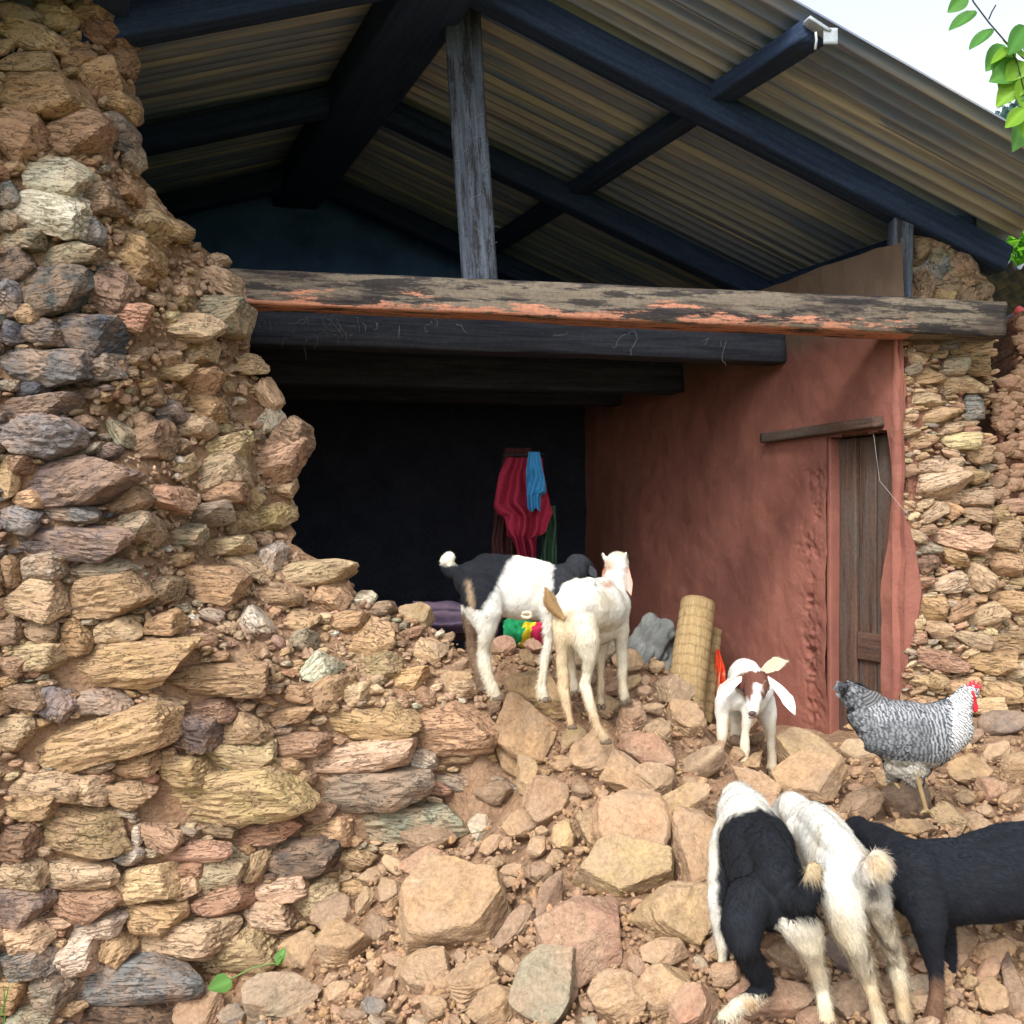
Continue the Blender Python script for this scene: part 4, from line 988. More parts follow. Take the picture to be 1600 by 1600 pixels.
# A: black rump, white body, at the upper left
D = 3.84
ch = [([(742,908,D-.02,33),(768,912,D,42),(806,920,D+.01,46),(846,927,D+.03,44),(868,918,D+.05,36)], 1, .72, 1), ([(738,893,D,16),(758,882,D,17),(806,886,D,20),(848,900,D+.03,24)],1,.6,1),
      ([(862,908,D+.05,28),(884,902,D+.10,22),(897,893,D+.15,20),(902,885,D+.18,20)],), ([(903,884,D+.18,19),(914,890,D+.24,15),(922,900,D+.30,11)],),
      ([(752,930,D-.06,34),(760,956,D-.09,25),(761,982,D-.10,16),(757,1008,D-.08,12),(755,1020,D-.075,11.5),(758,1042,D-.09,10),(765,1066,D-.10,9),(771,1078,D-.10,10),(775,1086,D-.10,9)],),
      ([(745,940,D+.06,27),(741,968,D+.08,18),(738,995,D+.08,12),(737,1014,D+.08,10),(744,1040,D+.06,8.5),(748,1062,D+.06,8),(752,1072,D+.06,8)],),
      ([(858,940,D-.03,24),(860,968,D-.05,14),(858,995,D-.05,10),(852,1028,D-.06,9.5),(849,1055,D-.07,7.5),(846,1072,D-.07,8.5),(850,1088,D-.08,9)],),
      ([(868,940,D+.08,22),(882,985,D+.09,11),(892,1030,D+.09,8.5),(896,1060,D+.09,7),(898,1076,D+.09,8)],),
      ([(738,900,D-.01,15),(722,895,D,12),(709,893,D,11.5),(700,886,D,10),(698,876,D,9),(702,871,D,9)],)]
def colA(px, py, V):
    c = lerp(WHITE, CREAM, (py-960)/90)
    c = lerp(c, TAN, (py-1075)/40*.5)
    blk = st(-seg(px, py, 806, 862, 756, 954)/105, 4)*(py < 952+(px-750)*.2)
    c = c*(1-blk[:, None])+np.array(BLACK)*blk[:, None]
    stp = st(4-np.abs(px-(731+(py-908)*.20)), 4)*st(py-908, 6)*st(955-py, 8); c = lerp(c, (.42, .30, .19), stp*.85)
    nk = st(px-(864-(py-900)*.03), 4)*(py < 955); c = lerp(c, (.028, .031, .038), nk)
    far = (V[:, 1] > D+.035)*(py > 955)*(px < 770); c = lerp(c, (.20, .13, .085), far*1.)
    tip = st(881-py, 3)*(px < 714); c = lerp(c, (.74, .70, .56), tip)
    return c
baseA = np.array([0.02, D, float(mz(.02, D))])
def ringA(g):
    V, Fc = tube([P(823+7*math.cos(t), 961+4.5*math.sin(t), D-.085) for t in np.linspace(0, 2*math.pi, 15)], .0065, 7)
    mk('navel', V, Fc, M['fur'], g, {'col': np.tile(np.array([.62, .50, .36]), (len(V), 1))})
goat('goat kid with black rump and head and white middle, on the crest facing right', baseA, ch, colA,
     [(P(916,882,D+.17), P(932,902,D+.15), (1, 0, .4), .036, .006, .2, (.04, .042, .05)), (P(893,884,D+.20), P(880,892,D+.20), (1, 0, .4), .030, .006, .2, (.035, .036, .045))], 26000,
     lambda p: np.tile(np.array([-.75, 0, -.7]), (len(p), 1)), extra=ringA, lenf=lambda p: np.where((proj(p)[0] < 716) & (proj(p)[1] < 905), .75, np.where(proj(p)[1] > 950, 1.25, .8)), seed=1)
# B: white goat seen from behind at the crest
D = 3.66
ch = [([(897,950,D,34),(912,953,D+.05,40),(938,950,D+.15,40),(953,948,D+.24,34)], 1, 1, 1), ([(893,925,D,18),(920,921,D+.1,16),(945,920,D+.2,18)],), ([(925,985,D+.14,26),(950,975,D+.22,24)],),
      ([(952,935,D+.22,27),(960,910,D+.25,20),(963,895,D+.27,17)],), ([(963,885,D+.27,19),(964,880,D+.30,19),(962,892,D+.36,14),(960,902,D+.42,10)],),
      ([(945,872,D+.28,4),(942,864,D+.28,2.6)],), ([(974,872,D+.28,4),(978,865,D+.28,2.6)],),
      ([(884,958,D-.02,24),(878,985,D-.04,16),(878,1012,D-.04,12),(878,1038,D-.03,9.5),(881,1062,D-.03,10),(880,1074,D-.03,9.5),(884,1096,D-.05,7),(889,1118,D-.06,7),(892,1132,D-.06,7.5)],),
      ([(892,916,D+.02,9),(900,912,D+.05,8)],), ([(922,910,D+.04,8),(916,912,D+.05,8)],), ([(906,975,D-.02,29),(917,1002,D-.05,22),(921,1026,D-.06,15),(918,1050,D-.04,11),(914,1068,D-.04,11.5),(921,1095,D-.07,8.5),(929,1122,D-.09,8),(936,1142,D-.09,9),(944,1154,D-.09,9)],),
      ([(965,955,D+.22,20),(970,985,D+.23,13),(971,1015,D+.23,9.5),(971,1040,D+.23,9.5),(973,1066,D+.22,7),(974,1080,D+.22,8),(976,1090,D+.22,9)],),
      ([(938,985,D+.24,16),(939,1020,D+.24,9.5),(939,1048,D+.24,9),(939,1080,D+.23,7),(939,1100,D+.23,8.5)],)]
def colB(px, py, V):
    c = lerp(WHITE, CREAM, (py-930)/60)
    c = lerp(c, (.60, .45, .26), st((895-px)+(py-960)*.02, 8)*(py > 955)*.7)
    c = lerp(c, (.55, .38, .22), np.clip((py-1075)/40, 0, 1)*.75)
    c = lerp(c, (.50, .24, .13), st(8-np.hypot(px-950, (py-913)*1.2), 4)*.7)
    c = lerp(c, (.58, .40, .30), st(11-np.hypot(px-950, py-884), 4)*.8)
    c = lerp(c, (.5, .38, .26), st(1-np.abs(px-940)*.3, 3)*(py > 1030)*.6)
    return c
def tailB(g):
    V, T = leafshape(P(882,968,D-.07), P(856,920,D-.09), np.array([1, 0, .35]), .055, .012, .3, bend=np.array([-.012, 0, -.01]))
    ce = np.tile(np.array([.50, .34, .17]), (len(V), 1)); o = mk('tail', V, T, M['fur'], g, {'col': ce})
    W, Fb, cb = blades(V, T, vnormals(V, T), ce*1.1, 1800, .02, np.array([-.4, -.2, .5]), np.random.default_rng(4), lift=.5); mk('coat', W, Fb, M['fur'], o, {'col': cb})
baseB = np.array([.27, D, float(mz(.27, D))])
goat('white goat kid with tan tail seen from behind, on the crest of the rubble', baseB, ch, colB,
     [(P(977,878,D+.27), P(986,930,D+.22), (1, -.5, 0), .040, .006, .3, (.66, .36, .30)), (P(951,880,D+.27), P(941,903,D+.25), (1, .4, 0), .032, .006, .3, (.40, .22, .15))], 26000,
     lambda p: np.tile(np.array([-.35, -.3, -.9]), (len(p), 1)), extra=tailB, lenf=lambda p: np.where(proj(p)[1] > 990, 1.15, .8), seed=2)
# C: small kid facing the camera with a brown face
D = 4.02
ch = [([(1150,1088,D,25),(1158,1082,D+.10,29),(1165,1076,D+.22,31),(1172,1080,D+.32,26)], 1, 1, 1), ([(1162,1062,D+.06,24),(1164,1056,D+.16,26),(1168,1058,D+.28,22)],), ([(1178,1098,D+.0,20),(1180,1080,D+.1,28)],),
      ([(1165,1075,D,22),(1172,1068,D-.08,20)],), ([(1178,1060,D-.10,19.5),(1182,1070,D-.15,19),(1180,1084,D-.20,15),(1177,1099,D-.25,11),(1175,1110,D-.27,9.5)],),
      ([(1132,1098,D-.01,14),(1128,1112,D-.02,10),(1129,1132,D-.03,8.5),(1129,1148,D-.035,9.5),(1126,1168,D-.04,7),(1126,1184,D-.05,8)],),
      ([(1170,1104,D-.03,14),(1168,1124,D-.04,10),(1165,1145,D-.05,8.5),(1164,1162,D-.055,10),(1163,1182,D-.06,7.5),(1163,1194,D-.07,9)],),
      ([(1190,1095,D+.16,20),(1199,1116,D+.14,14.5),(1204,1140,D+.12,11),(1206,1160,D+.10,9.5),(1206,1182,D+.05,9.5),(1206,1200,D,10)],),
      ([(1150,1100,D+.3,15),(1149,1130,D+.3,8),(1150,1150,D+.28,8.5)],)]
def colC(px, py, V):
    c = lerp(WHITE, CREAM, (py-1090)/60); c = lerp(c, (.55, .43, .28), np.clip((py-1150)/50, 0, 1)*.6)
    br = (.155, .062, .045); hd = (V[:, 1] < D-.04) & (py < 1120) & (px > 1140)
    m = st(24-np.hypot((px-1181), (py-1068)*.85), 3)*hd*(py > 1049); m = np.maximum(m, st(14-np.hypot(px-1160, py-1066), 3)*(V[:, 1] < D+.02)*(px > 1135))
    blaze = st(6.5-np.abs(px-(1186-(py-1065)*.14)), 3)*(py > 1066)
    c = lerp(c, br, m*(1-blaze)); c = lerp(c, (.30, .17, .15), st(4-np.hypot(px-1175, py-1116), 2)*hd)
    return c
def faceC(g):
    for ex, ey in ((1163, 1078), (1199, 1076)):
        V0, F0 = ICO[3]; mk('eye', P(ex, ey, D-.155)+V0*.0085, F0, M['smooth'], g, {'col': np.tile(np.array([.012, .01, .012]), (len(V0), 1))})
    V0, F0 = ICO[3]; mk('nose', P(1175.5, 1114.5, D-.296)+V0*np.array([.014, .007, .009]), F0, M['smooth'], g, {'col': np.tile(np.array([.10, .06, .055]), (len(V0), 1))})
    V, Fc = tube([P(1170,1121,D-.283), P(1175,1122.5,D-.295), P(1181,1120.5,D-.283)], .0022, 6); mk('mouth', V, Fc, M['smooth'], g, {'col': np.tile(np.array([.12, .06, .05]), (len(V), 1))})
    V, T = leafshape(P(1190,1050,D+.30), P(1229,1034,D+.24), np.array([.3, 0, 1]), .068, .014, .25, bend=np.array([0, 0, .006]))
    ce = np.tile(np.array([.70, .64, .46]), (len(V), 1)); o = mk('tail', V, T, M['fur'], g, {'col': ce})
    W, Fb, cb = blades(V, T, vnormals(V, T), ce, 1300, .012, np.array([.8, 0, .2]), np.random.default_rng(4), lift=.5); mk('coat', W, Fb, M['fur'], o, {'col': cb})
baseC = np.array([.92, D, float(mz(.92, D))])
goat('small white kid with brown face and drooping ears, facing the camera', baseC, ch, colC,
     [(P(1160,1058,D-.10), P(1121,1096,D-.10), (.6, 0, -.8), .058, .008, .3, (.80, .70, .66), np.array([-.012, 0, .012])), (P(1198,1058,D-.11), P(1241,1118,D-.12), (.8, 0, .6), .052, .008, .3, (.80, .72, .68), np.array([.012, 0, .006]))], 20000,
     lambda p: np.tile(np.array([0, .3, -.9]), (len(p), 1)), extra=faceC, length=.008, seed=3)
# D: white and black kid in the foreground, seen from above and behind
D = 2.50
ch = [([(1206,1405,D,46),(1196,1372,D+.10,58),(1182,1330,D+.22,58),(1168,1295,D+.34,50),(1160,1270,D+.42,40)], .98, .9, .98), ([(1215,1372,D-.02,32),(1200,1330,D+.08,30),(1180,1292,D+.26,28),(1168,1272,D+.36,24)],),
      ([(1160,1268,D+.42,32),(1154,1246,D+.50,24),(1156,1240,D+.56,17),(1150,1262,D+.66,20),(1144,1290,D+.74,14)],),
      ([(1172,1410,D-.02,38),(1158,1445,D-.06,32),(1160,1475,D-.09,23),(1174,1505,D-.06,17),(1194,1536,D-.02,16),(1178,1556,D-.05,12),(1150,1574,D-.08,12),(1130,1590,D-.10,13)],),
      ([(1226,1410,D,38),(1246,1440,D-.02,31),(1264,1474,D-.03,22),(1274,1508,D-.01,15),(1284,1545,D+.02,14),(1288,1565,D,13),(1292,1592,D-.03,14)],),
      ([(1156,1290,D+.36,36),(1142,1325,D+.31,36),(1130,1370,D+.28,27),(1122,1410,D+.27,19),(1125,1450,D+.28,14.5),(1131,1490,D+.28,14),(1130,1525,D+.26,11),(1128,1545,D+.26,12),(1130,1562,D+.25,12.5)],),
      ([(1180,1380,D+.34,20),(1178,1440,D+.34,13),(1172,1490,D+.34,11),(1166,1515,D+.34,10)],),
      ([(1182,1388,D-.03,15),(1190,1360,D+.04,13)],), ([(1240,1372,D-.01,15),(1228,1350,D+.05,12)],), ([(1140,1296,D+.32,20),(1150,1284,D+.36,18)],), ([(1196,1292,D+.26,20),(1190,1280,D+.32,18)],),
      ([(1236,1402,D-.05,26),(1252,1402,D-.08,23),(1263,1392,D-.09,19),(1268,1374,D-.09,13),(1272,1358,D-.08,10)],)]
def colD(px, py, V):
    c = lerp(WHITE, CREAM, (py-1430)/80)
    bx = 1120+np.clip((1310-py)/60, 0, 1)**1.6*48+np.clip((py-1400)/60, 0, 1)*12
    m = st(px-bx, 4)*st(py-(1262+np.abs(px-1182)*.30), 4)*(V[:, 1] < D+.35)
    rl = (px > 1212)*(py > 1436-(px-1212)*.05)*(px < 1400)*(V[:, 1] > D-.2)
    m = m*(1-rl)*(py < 1553)
    m = np.maximum(m, (px < 1205)*(py > 1430)*(py < 1552)*(V[:, 1] < D+.15)*1.)
    c = lerp(c, BLACK, m)
    c = lerp(c, TAN, st(8-np.abs(py-1568), 5)*(px > 1160)*(px < 1205)*.9)
    c = lerp(c, (.46, .36, .22), st(1372-py, 6)*(px > 1256)*(py > 1330)*(V[:, 1] < D+.05))
    c = lerp(c, TAN, np.clip((py-1560)/30, 0, 1)*(px > 1270)*.6)
    c = lerp(c, (.22, .16, .12), np.clip((py-1540)/10, 0, 1)*(V[:, 1] > D+.15)*.8)
    return c
baseD = np.array([.60, D+.1, float(mz(.60, D+.1))])
goat('white goat kid with black saddle and black tail at the bottom, seen from behind', baseD, ch, colD, [(P(1140,1246,D+.60), P(1122,1280,D+.62), (.5, .5, 0), .045, .007, .3, (.78, .72, .66)), (P(1168,1250,D+.60), P(1180,1290,D+.70), (.5, -.5, 0), .045, .007, .3, (.78, .72, .66))], 42000,
     lambda p: np.tile(np.array([.25, -.6, -.7]), (len(p), 1)), lenf=lambda p: np.where((proj(p)[0] > 1232) & (proj(p)[1] < 1450), 1.6, np.where(proj(p)[1] > 1440, 1.2, .85)), seed=4, vox=.005)
# E: white kid beside it
D = 2.56
ch = [([(1326,1378,D,44),(1310,1348,D+.10,45),(1288,1315,D+.24,42),(1266,1288,D+.38,36)], 1, .9, 1), ([(1335,1352,D-.02,26),(1305,1318,D+.08,25),(1270,1280,D+.30,24)],),
      ([(1260,1282,D+.40,30),(1240,1262,D+.48,23),(1234,1254,D+.54,18),(1226,1276,D+.62,20),(1220,1304,D+.70,14)],),
      ([(1312,1395,D-.02,36),(1320,1430,D-.05,30),(1332,1468,D-.06,22),(1345,1500,D-.03,17),(1356,1530,D,16),(1364,1556,D-.02,13),(1372,1585,D-.05,13),(1376,1604,D-.06,14)],),
      ([(1352,1385,D,32),(1372,1415,D+.02,22),(1382,1450,D+.04,17),(1392,1480,D+.07,15),(1401,1505,D+.09,15.5),(1407,1540,D+.07,12),(1410,1565,D+.06,12.5),(1414,1592,D+.04,13)],),
      ([(1262,1330,D+.36,24),(1252,1400,D+.36,15),(1250,1450,D+.36,12),(1250,1500,D+.35,11)],), ([(1298,1340,D+.40,22),(1304,1420,D+.40,13),(1306,1480,D+.40,11),(1308,1520,D+.40,11)],),
      ([(1302,1358,D-.01,13),(1296,1340,D+.05,11)],), ([(1346,1338,D,13),(1332,1322,D+.06,10)],), ([(1246,1292,D+.34,18),(1256,1300,D+.32,16)],),
      ([(1345,1368,D-.04,20),(1360,1362,D-.08,19),(1372,1354,D-.09,20),(1372,1346,D-.085,17)],)]
def colE(px, py, V):
    c = lerp(WHITE, CREAM, (py-1380)/80)
    c = lerp(c, (.50, .36, .20), st(22-np.hypot(px-1373, py-1350), 12)*.85)
    c = lerp(c, (.06, .05, .05), st(11-np.hypot(px-1362, (py-1394)*.7), 6)*.9)
    mud = np.clip(fbm(V*45, 3, 9)*3+.2, 0, 1)*(px > 1355)*(py > 1430)*(py < 1520); c = lerp(c, (.16, .12, .085), mud*.85)
    c = lerp(c, (.46, .34, .20), np.clip((py-1510)/40, 0, 1)*.6)
    c = lerp(c, (.45, .44, .42), np.clip(fbm(V*30, 3, 19)*2-.2, 0, 1)*st(26-np.hypot(px-1330, py-1385), 8)*.8)
    return c
baseE = np.array([.88, D+.1, float(mz(.88, D+.1))])
goat('white goat kid with a curled tan tail, right of the saddled one, seen from behind', baseE, ch, colE, [(P(1222,1258,D+.58), P(1206,1290,D+.6), (.5, .5, 0), .042, .007, .3, (.78, .72, .66)), (P(1248,1262,D+.58), P(1262,1300,D+.66), (.5, -.5, 0), .042, .007, .3, (.78, .72, .66))], 40000,
     lambda p: np.tile(np.array([.3, -.6, -.7]), (len(p), 1)), lenf=lambda p: np.where(np.hypot(proj(p)[0]-1368, proj(p)[1]-1360) < 42, 1.45, np.where(proj(p)[1] > 1420, 1.35, .85)), seed=5, vox=.005)
# F: black goat, side view, cut by the right edge
D = 2.72
ch = [([(1440,1375,D,60),(1490,1380,D,63),(1560,1372,D,66),(1640,1362,D,68),(1720,1365,D,60)], 1, .72, 1), ([(1430,1345,D,34),(1500,1332,D,26),(1560,1318,D,28),(1640,1305,D,30),(1700,1312,D,30)], 1, .6, 1),
      ([(1430,1360,D,46),(1402,1336,D+.06,33),(1368,1312,D+.20,25),(1338,1298,D+.34,20)],), ([(1338,1296,D+.36,20),(1324,1304,D+.42,19),(1312,1318,D+.46,14),(1304,1332,D+.48,10)],),
      ([(1440,1400,D-.05,36),(1448,1440,D-.08,27),(1455,1480,D-.08,20),(1461,1515,D-.08,15),(1463,1535,D-.08,14),(1462,1560,D-.08,11.5),(1460,1580,D-.08,13),(1456,1596,D-.08,14)],),
      ([(1462,1420,D+.09,26),(1478,1470,D+.10,14),(1485,1520,D+.10,11),(1487,1560,D+.10,10),(1486,1580,D+.10,11)],),
      ([(1700,1390,D-.06,40),(1712,1450,D-.08,24),(1700,1500,D-.06,15),(1716,1550,D-.06,12),(1712,1600,D-.06,12)],), ([(1690,1400,D+.08,34),(1694,1460,D+.09,20),(1684,1510,D+.09,13),(1690,1590,D+.09,11)],),
      ([(1740,1330,D,16),(1765,1318,D,13),(1780,1300,D,9)],)]
def colF(px, py, V):
    c = np.tile(np.array([.010, .012, .018]), (len(px), 1)); c = lerp(c, (.17, .095, .06), st(py-1532, 8)); return c
baseF = np.array([1.25, D, float(mz(1.25, D))])
goat('black goat in side view cut by the right edge of the picture', baseF, ch, colF, [(P(1324,1292,D+.34), P(1316,1335,D+.34), (.8, .3, 0), .05, .008, .3, (.02, .022, .028)), (P(1335,1292,D+.48), P(1345,1330,D+.5), (.8, .3, 0), .05, .008, .3, (.02, .022, .028))], 42000,
     lambda p: np.tile(np.array([.9, 0, -.45]), (len(p), 1)), seed=6, vox=.006)
# ------------------------------------------------------------------ the hen
D = 3.20
hen = empty('hen', (1.24, D, float(mz(1.24, D))), 'grey and white barred hen with a red comb standing on the rubble', 'hen')
ch = [([(1372,1128,D,32),(1395,1140,D,43),(1420,1148,D,49),(1450,1148,D,46),(1480,1136,D,37)], 1, .85, 1), ([(1480,1130,D,34),(1494,1112,D,22),(1504,1094,D,14.5),(1511,1084,D,12),(1517,1082,D,10)], 1, .85, 1),
      ([(1378,1120,D,28),(1358,1105,D,22),(1345,1092,D,16)], 1, .55, 1), ([(1412,1185,D,26),(1432,1188,D,24)], 1, .8, 1), ([(1402,1192,D+.02,15),(1400,1208,D+.02,8)],), ([(1430,1196,D-.03,16),(1433,1214,D-.03,9)],)]
V, T = remesh('h', [sweep(c[0], *c[1:]) for c in ch], .005)
N = vnormals(V, T); px, py = proj(V)
cH = lerp((.50, .50, .50), (.72, .72, .70), st(px-1480, 30)); cH = lerp(cH, (.34, .33, .32), st(1400-px, 40)*.4); cH = lerp(cH, (.52, .44, .30), st(py-1190, 16)*.6)
body = mk('body', V, T, M['feather'], hen, {'col': cH})
def feathers(V, T, N, n, r):
    a = V[T[:, 0]]; ar = np.linalg.norm(np.cross(V[T[:, 1]]-a, V[T[:, 2]]-a), axis=1); i = r.choice(len(T), n, p=ar/ar.sum()); p = V[T[i]].mean(1); nn = N[T[i, 0]]
    px, py = proj(p); o = np.argsort(px); VV = []; CC = []; FF = []; k = 0; m = 8; gf = grid_faces(m, 3)
    for j in o:
        x, y = px[j], py[j]
        neck = np.clip((x-1476)/30, 0, 1); tail = np.clip((1385-x)/35, 0, 1)*(y < 1150)
        wing = (1372 < x < 1462) and (1128 < y < 1178)
        L = (.030-.016*neck+.03*tail+(.016 if wing else 0))*r.uniform(.8, 1.2); W_ = (.020-.011*neck+.004*tail)*r.uniform(.85, 1.15)
        fl = np.array([-1, 0, -.12+.75*tail]) if neck < .3 else np.array([-.75, 0, -.9])
        if y > 1185: fl = np.array([-.5, 0, -.6])
        fl0 = nrm(fl); ph = 1.1*float(fbm(p[j][None]*34, 2, 4)[0])+r.normal(0, .09)
        fl = fl+r.normal(0, .09, 3); n_ = nn[j]; d = nrm(fl-n_*np.dot(fl, n_)+n_*.16); s = np.cross(d, n_); s = nrm(s)
        for q in range(m):
            t = q/(m-1); wv = W_*(.55+.45*math.sin(math.pi*min(t*1.1, 1)))*(1 if t < .75 else math.sqrt(max(1-((t-.75)/.27)**2, .02)))
            c0 = p[j]+n_*(.001+.0045*math.sin(t*2.4))+d*L*t-n_*t*t*.004
            bar_ = math.sin((float(np.dot(c0, fl0))/(.0125 if neck < .5 else .0085)+ph)*2*math.pi+r.normal(0, .2))
            for e in (-1, 0, 1):
                VV.append(c0+s*e*wv/2-n_*abs(e)*.0012)
                lo = np.array([.050, .054, .062]) if not (neck > .5) else np.array([.10, .105, .115]); hi = np.array([.36, .37, .385]) if neck < .4 else np.array([.76, .76, .75])
                if tail > .3 or (wing): hi = hi*.62
                cc = lo+(hi-lo)*np.clip(.5+bar_*1.3-.15*abs(e)+(.35 if neck > .5 else 0), 0, 1)
                if y > 1185: cc = cc*.5+np.array([.42, .36, .26])*.5
                CC.append(cc*(1 if t > .1 else .8))
        FF.append(gf+k); k += m*3
    return np.array(VV), np.concatenate(FF), np.array(CC)
Vf, Ff, Cf = feathers(V, T, N, 6500, np.random.default_rng(8))
mk('plumage', Vf, Ff, M['feather'], hen, {'col': Cf})
# tail feathers
tl = bpy.data.objects.new('tail', None)
mbt = MB(); r = np.random.default_rng(2)
for k in range(16):
    b = P(1372+r.uniform(-8, 8), 1112+r.uniform(-14, 14), D+r.uniform(-.03, .03)); e = P(1326+k*1.9+r.uniform(-2, 2), 1108-26*math.sin(k/15*2.3)-r.uniform(0, 6)-k*.6+4, D+r.uniform(-.05, .05))
    d = e-b; s = nrm(np.cross(d, [0, 1, 0]))*.018; m = 14
    for q in range(m):
        pass
    t = np.linspace(0, 1, m)[:, None]; w_ = (np.sin(np.pi*np.clip(t*.8+.22, 0, 1))**.7); VV = np.stack([b+d*t-s*w_, b+d*t+np.array([0, -.004, 0]), b+d*t+s*w_], 1).reshape(-1, 3)
    bc = np.sin(t*np.linalg.norm(d)/.013*2*np.pi+r.uniform(0, 1)); cc = np.clip(.17+.15*bc, .03, .4); mbt.add(VV, grid_faces(m, 3), col=np.repeat(np.concatenate([cc, cc*1.01, cc*1.03], 1), 3, 0))
mbt.build('tail', M['feather'], hen)
bpy.data.objects.remove(tl)
def blob(pts, vox=.0018, it=3, **k):
    return remesh('q', [sweep(p_, **k) for p_ in pts], vox, it)
RED = np.array([.62, .03, .055])
V, T = blob([[(1512,1077,D,3.2),(1519,1072,D,4),(1526,1075,D,3.6),(1529,1081,D,2.6)]]+[[(x, y, D, 2.6), (x+dx, y-6, D, 1.6)] for x, y, dx in ((1511,1075,-1),(1516,1071,0),(1521,1069,1),(1526,1072,3),(1529,1077,4))], fy=.6)
mk('comb', V, T, M['smooth'], hen, {'col': np.tile(RED, (len(V), 1))})
V, T = blob([[(1521,1088,D-.018,4),(1522,1097,D-.012,4.4),(1524,1106,D-.008,5),(1524,1110,D-.006,3.6)],[(1518,1083,D-.02,4.6),(1521,1087,D-.02,4.2)]], fy=.5)
mk('wattle', V, T, M['smooth'], hen, {'col': np.tile(RED, (len(V), 1))})
V, T = blob([[(1526,1086,D,3.6),(1531,1088,D,2.6),(1535,1092,D,1.2)]]); mk('beak', V, T, M['smooth'], hen, {'col': np.tile(np.array([.42, .30, .14]), (len(V), 1))})
V0, F0 = ICO[3]; mk('eye', P(1519,1083,D-.0235)+V0*.0036, F0, M['smooth'], hen, {'col': np.tile(np.array([.35, .10, .02]), (len(V0), 1))})
def henleg(top, ank, ft, y):
    f = P(*ft, y); gz = f
    pts = [[(*top, y, 5.5), (*ank, y, 3.6), (ft[0], ft[1], y, 3.4)]]
    for dx, dy, dd in ((16, 4, -.02), (13, 7, -.05), (15, 0, .03), (-9, 3, .0)): pts.append([(ft[0], ft[1], y, 3.2), (ft[0]+dx*.6, ft[1]+dy*.3-1, y+dd*.6, 2.6), (ft[0]+dx, ft[1]+dy, y+dd, 1.6)])
    V, T = blob(pts); o = mk('leg', V, T, M['smooth'], hen, {'col': np.tile(np.array([.30, .215, .11]), (len(V), 1))})
henleg((1400,1200), (1402,1216), (1392,1224), D+.03)
henleg((1433,1206), (1438,1232), (1448,1268), D-.06)
# ------------------------------------------------------------------ things in the room
def cloth(name, rows, Y, c, label, cat, parent=None, folds=5, amp=.02, seed=0, c2=None, group=None):
    ny, nx = 60, 46; r = np.array(rows, float); py = np.linspace(r[0, 0], r[-1, 0], ny); xl = np.interp(py, r[:, 0], r[:, 1]); xr = np.interp(py, r[:, 0], r[:, 2]); t = np.linspace(0, 1, nx)
    PX = xl[:, None]+(xr-xl)[:, None]*t; PY = np.repeat(py[:, None], nx, 1)+3*np.sin(t*9+seed)[None]*np.linspace(0, 1, ny)[:, None]
    b = Pn(PX.ravel(), PY.ravel(), np.full(PX.size, Y)); T_ = np.tile(t, ny); S_ = np.repeat(np.linspace(0, 1, ny), nx)
    d = amp*(np.sin(T_*folds*2*np.pi+S_*1.6+seed+3*fbm(b*7, 2, seed+3))+.5*np.sin(T_*folds*4.3+seed*2+S_*3))*(.4+S_)+amp*.8*fbm(b*6, 3, seed)
    b[:, 1] += d; V = np.vstack([b, b+[0, .004, 0]]); f = grid_faces(ny, nx)
    cc = np.tile(np.array(c, float), (len(V), 1))
    if c2 is not None: cc = lerp(c, c2, np.clip(fbm(V*22, 3, seed)*3-.2, 0, 1))
    o = mk(name, V, np.concatenate([f[:, ::-1], f+ny*nx]), M['cloth'], parent, {'col': cc}, True, None if parent else b.mean(0))
    if label: tag(o, label, cat, group)
    return o
cloth('red_shawl', [(715,792,848),(740,780,850),(790,771,860),(802,778,864),(806,788,862),(822,791,856),(836,792,852),(840,800,838),(850,804,838),(875,812,838)], 5.9, (.30, .02, .05), 'crimson cloth hanging in the dark at the back of the room', 'cloth', folds=3, amp=.035, seed=2)
cloth('blue_trousers', [(706,826,843),(735,822,848),(755,822,853),(768,823,854),(772,823,846),(797,824,844)], 5.8, (.05, .26, .52), 'blue garment hanging over the crimson cloth', 'garment', folds=2, amp=.02, seed=5)
cloth('green_cloth', [(790,848,868),(860,846,870),(900,842,870)], 5.98, (.03, .07, .04), 'dark green cloth hanging behind the crimson one', 'cloth', folds=2, amp=.02, seed=7)
cloth('dark_skirt', [(700,790,830),(760,775,835),(850,768,812),(900,770,815)], 6.05, (.06, .02, .02), 'dark reddish brown cloth hanging behind the crimson cloth', 'cloth', folds=3, amp=.02, seed=9)
V, Fc = tube([P(785,712,6.0), P(815,711,6.0), P(850,709,6.0)], .004, 8); o = mk('clothes_rail', V, Fc, M['dark'], None, {'lc': V}); tag(o, 'thin rail in the dark room that the clothes hang from', 'rail')
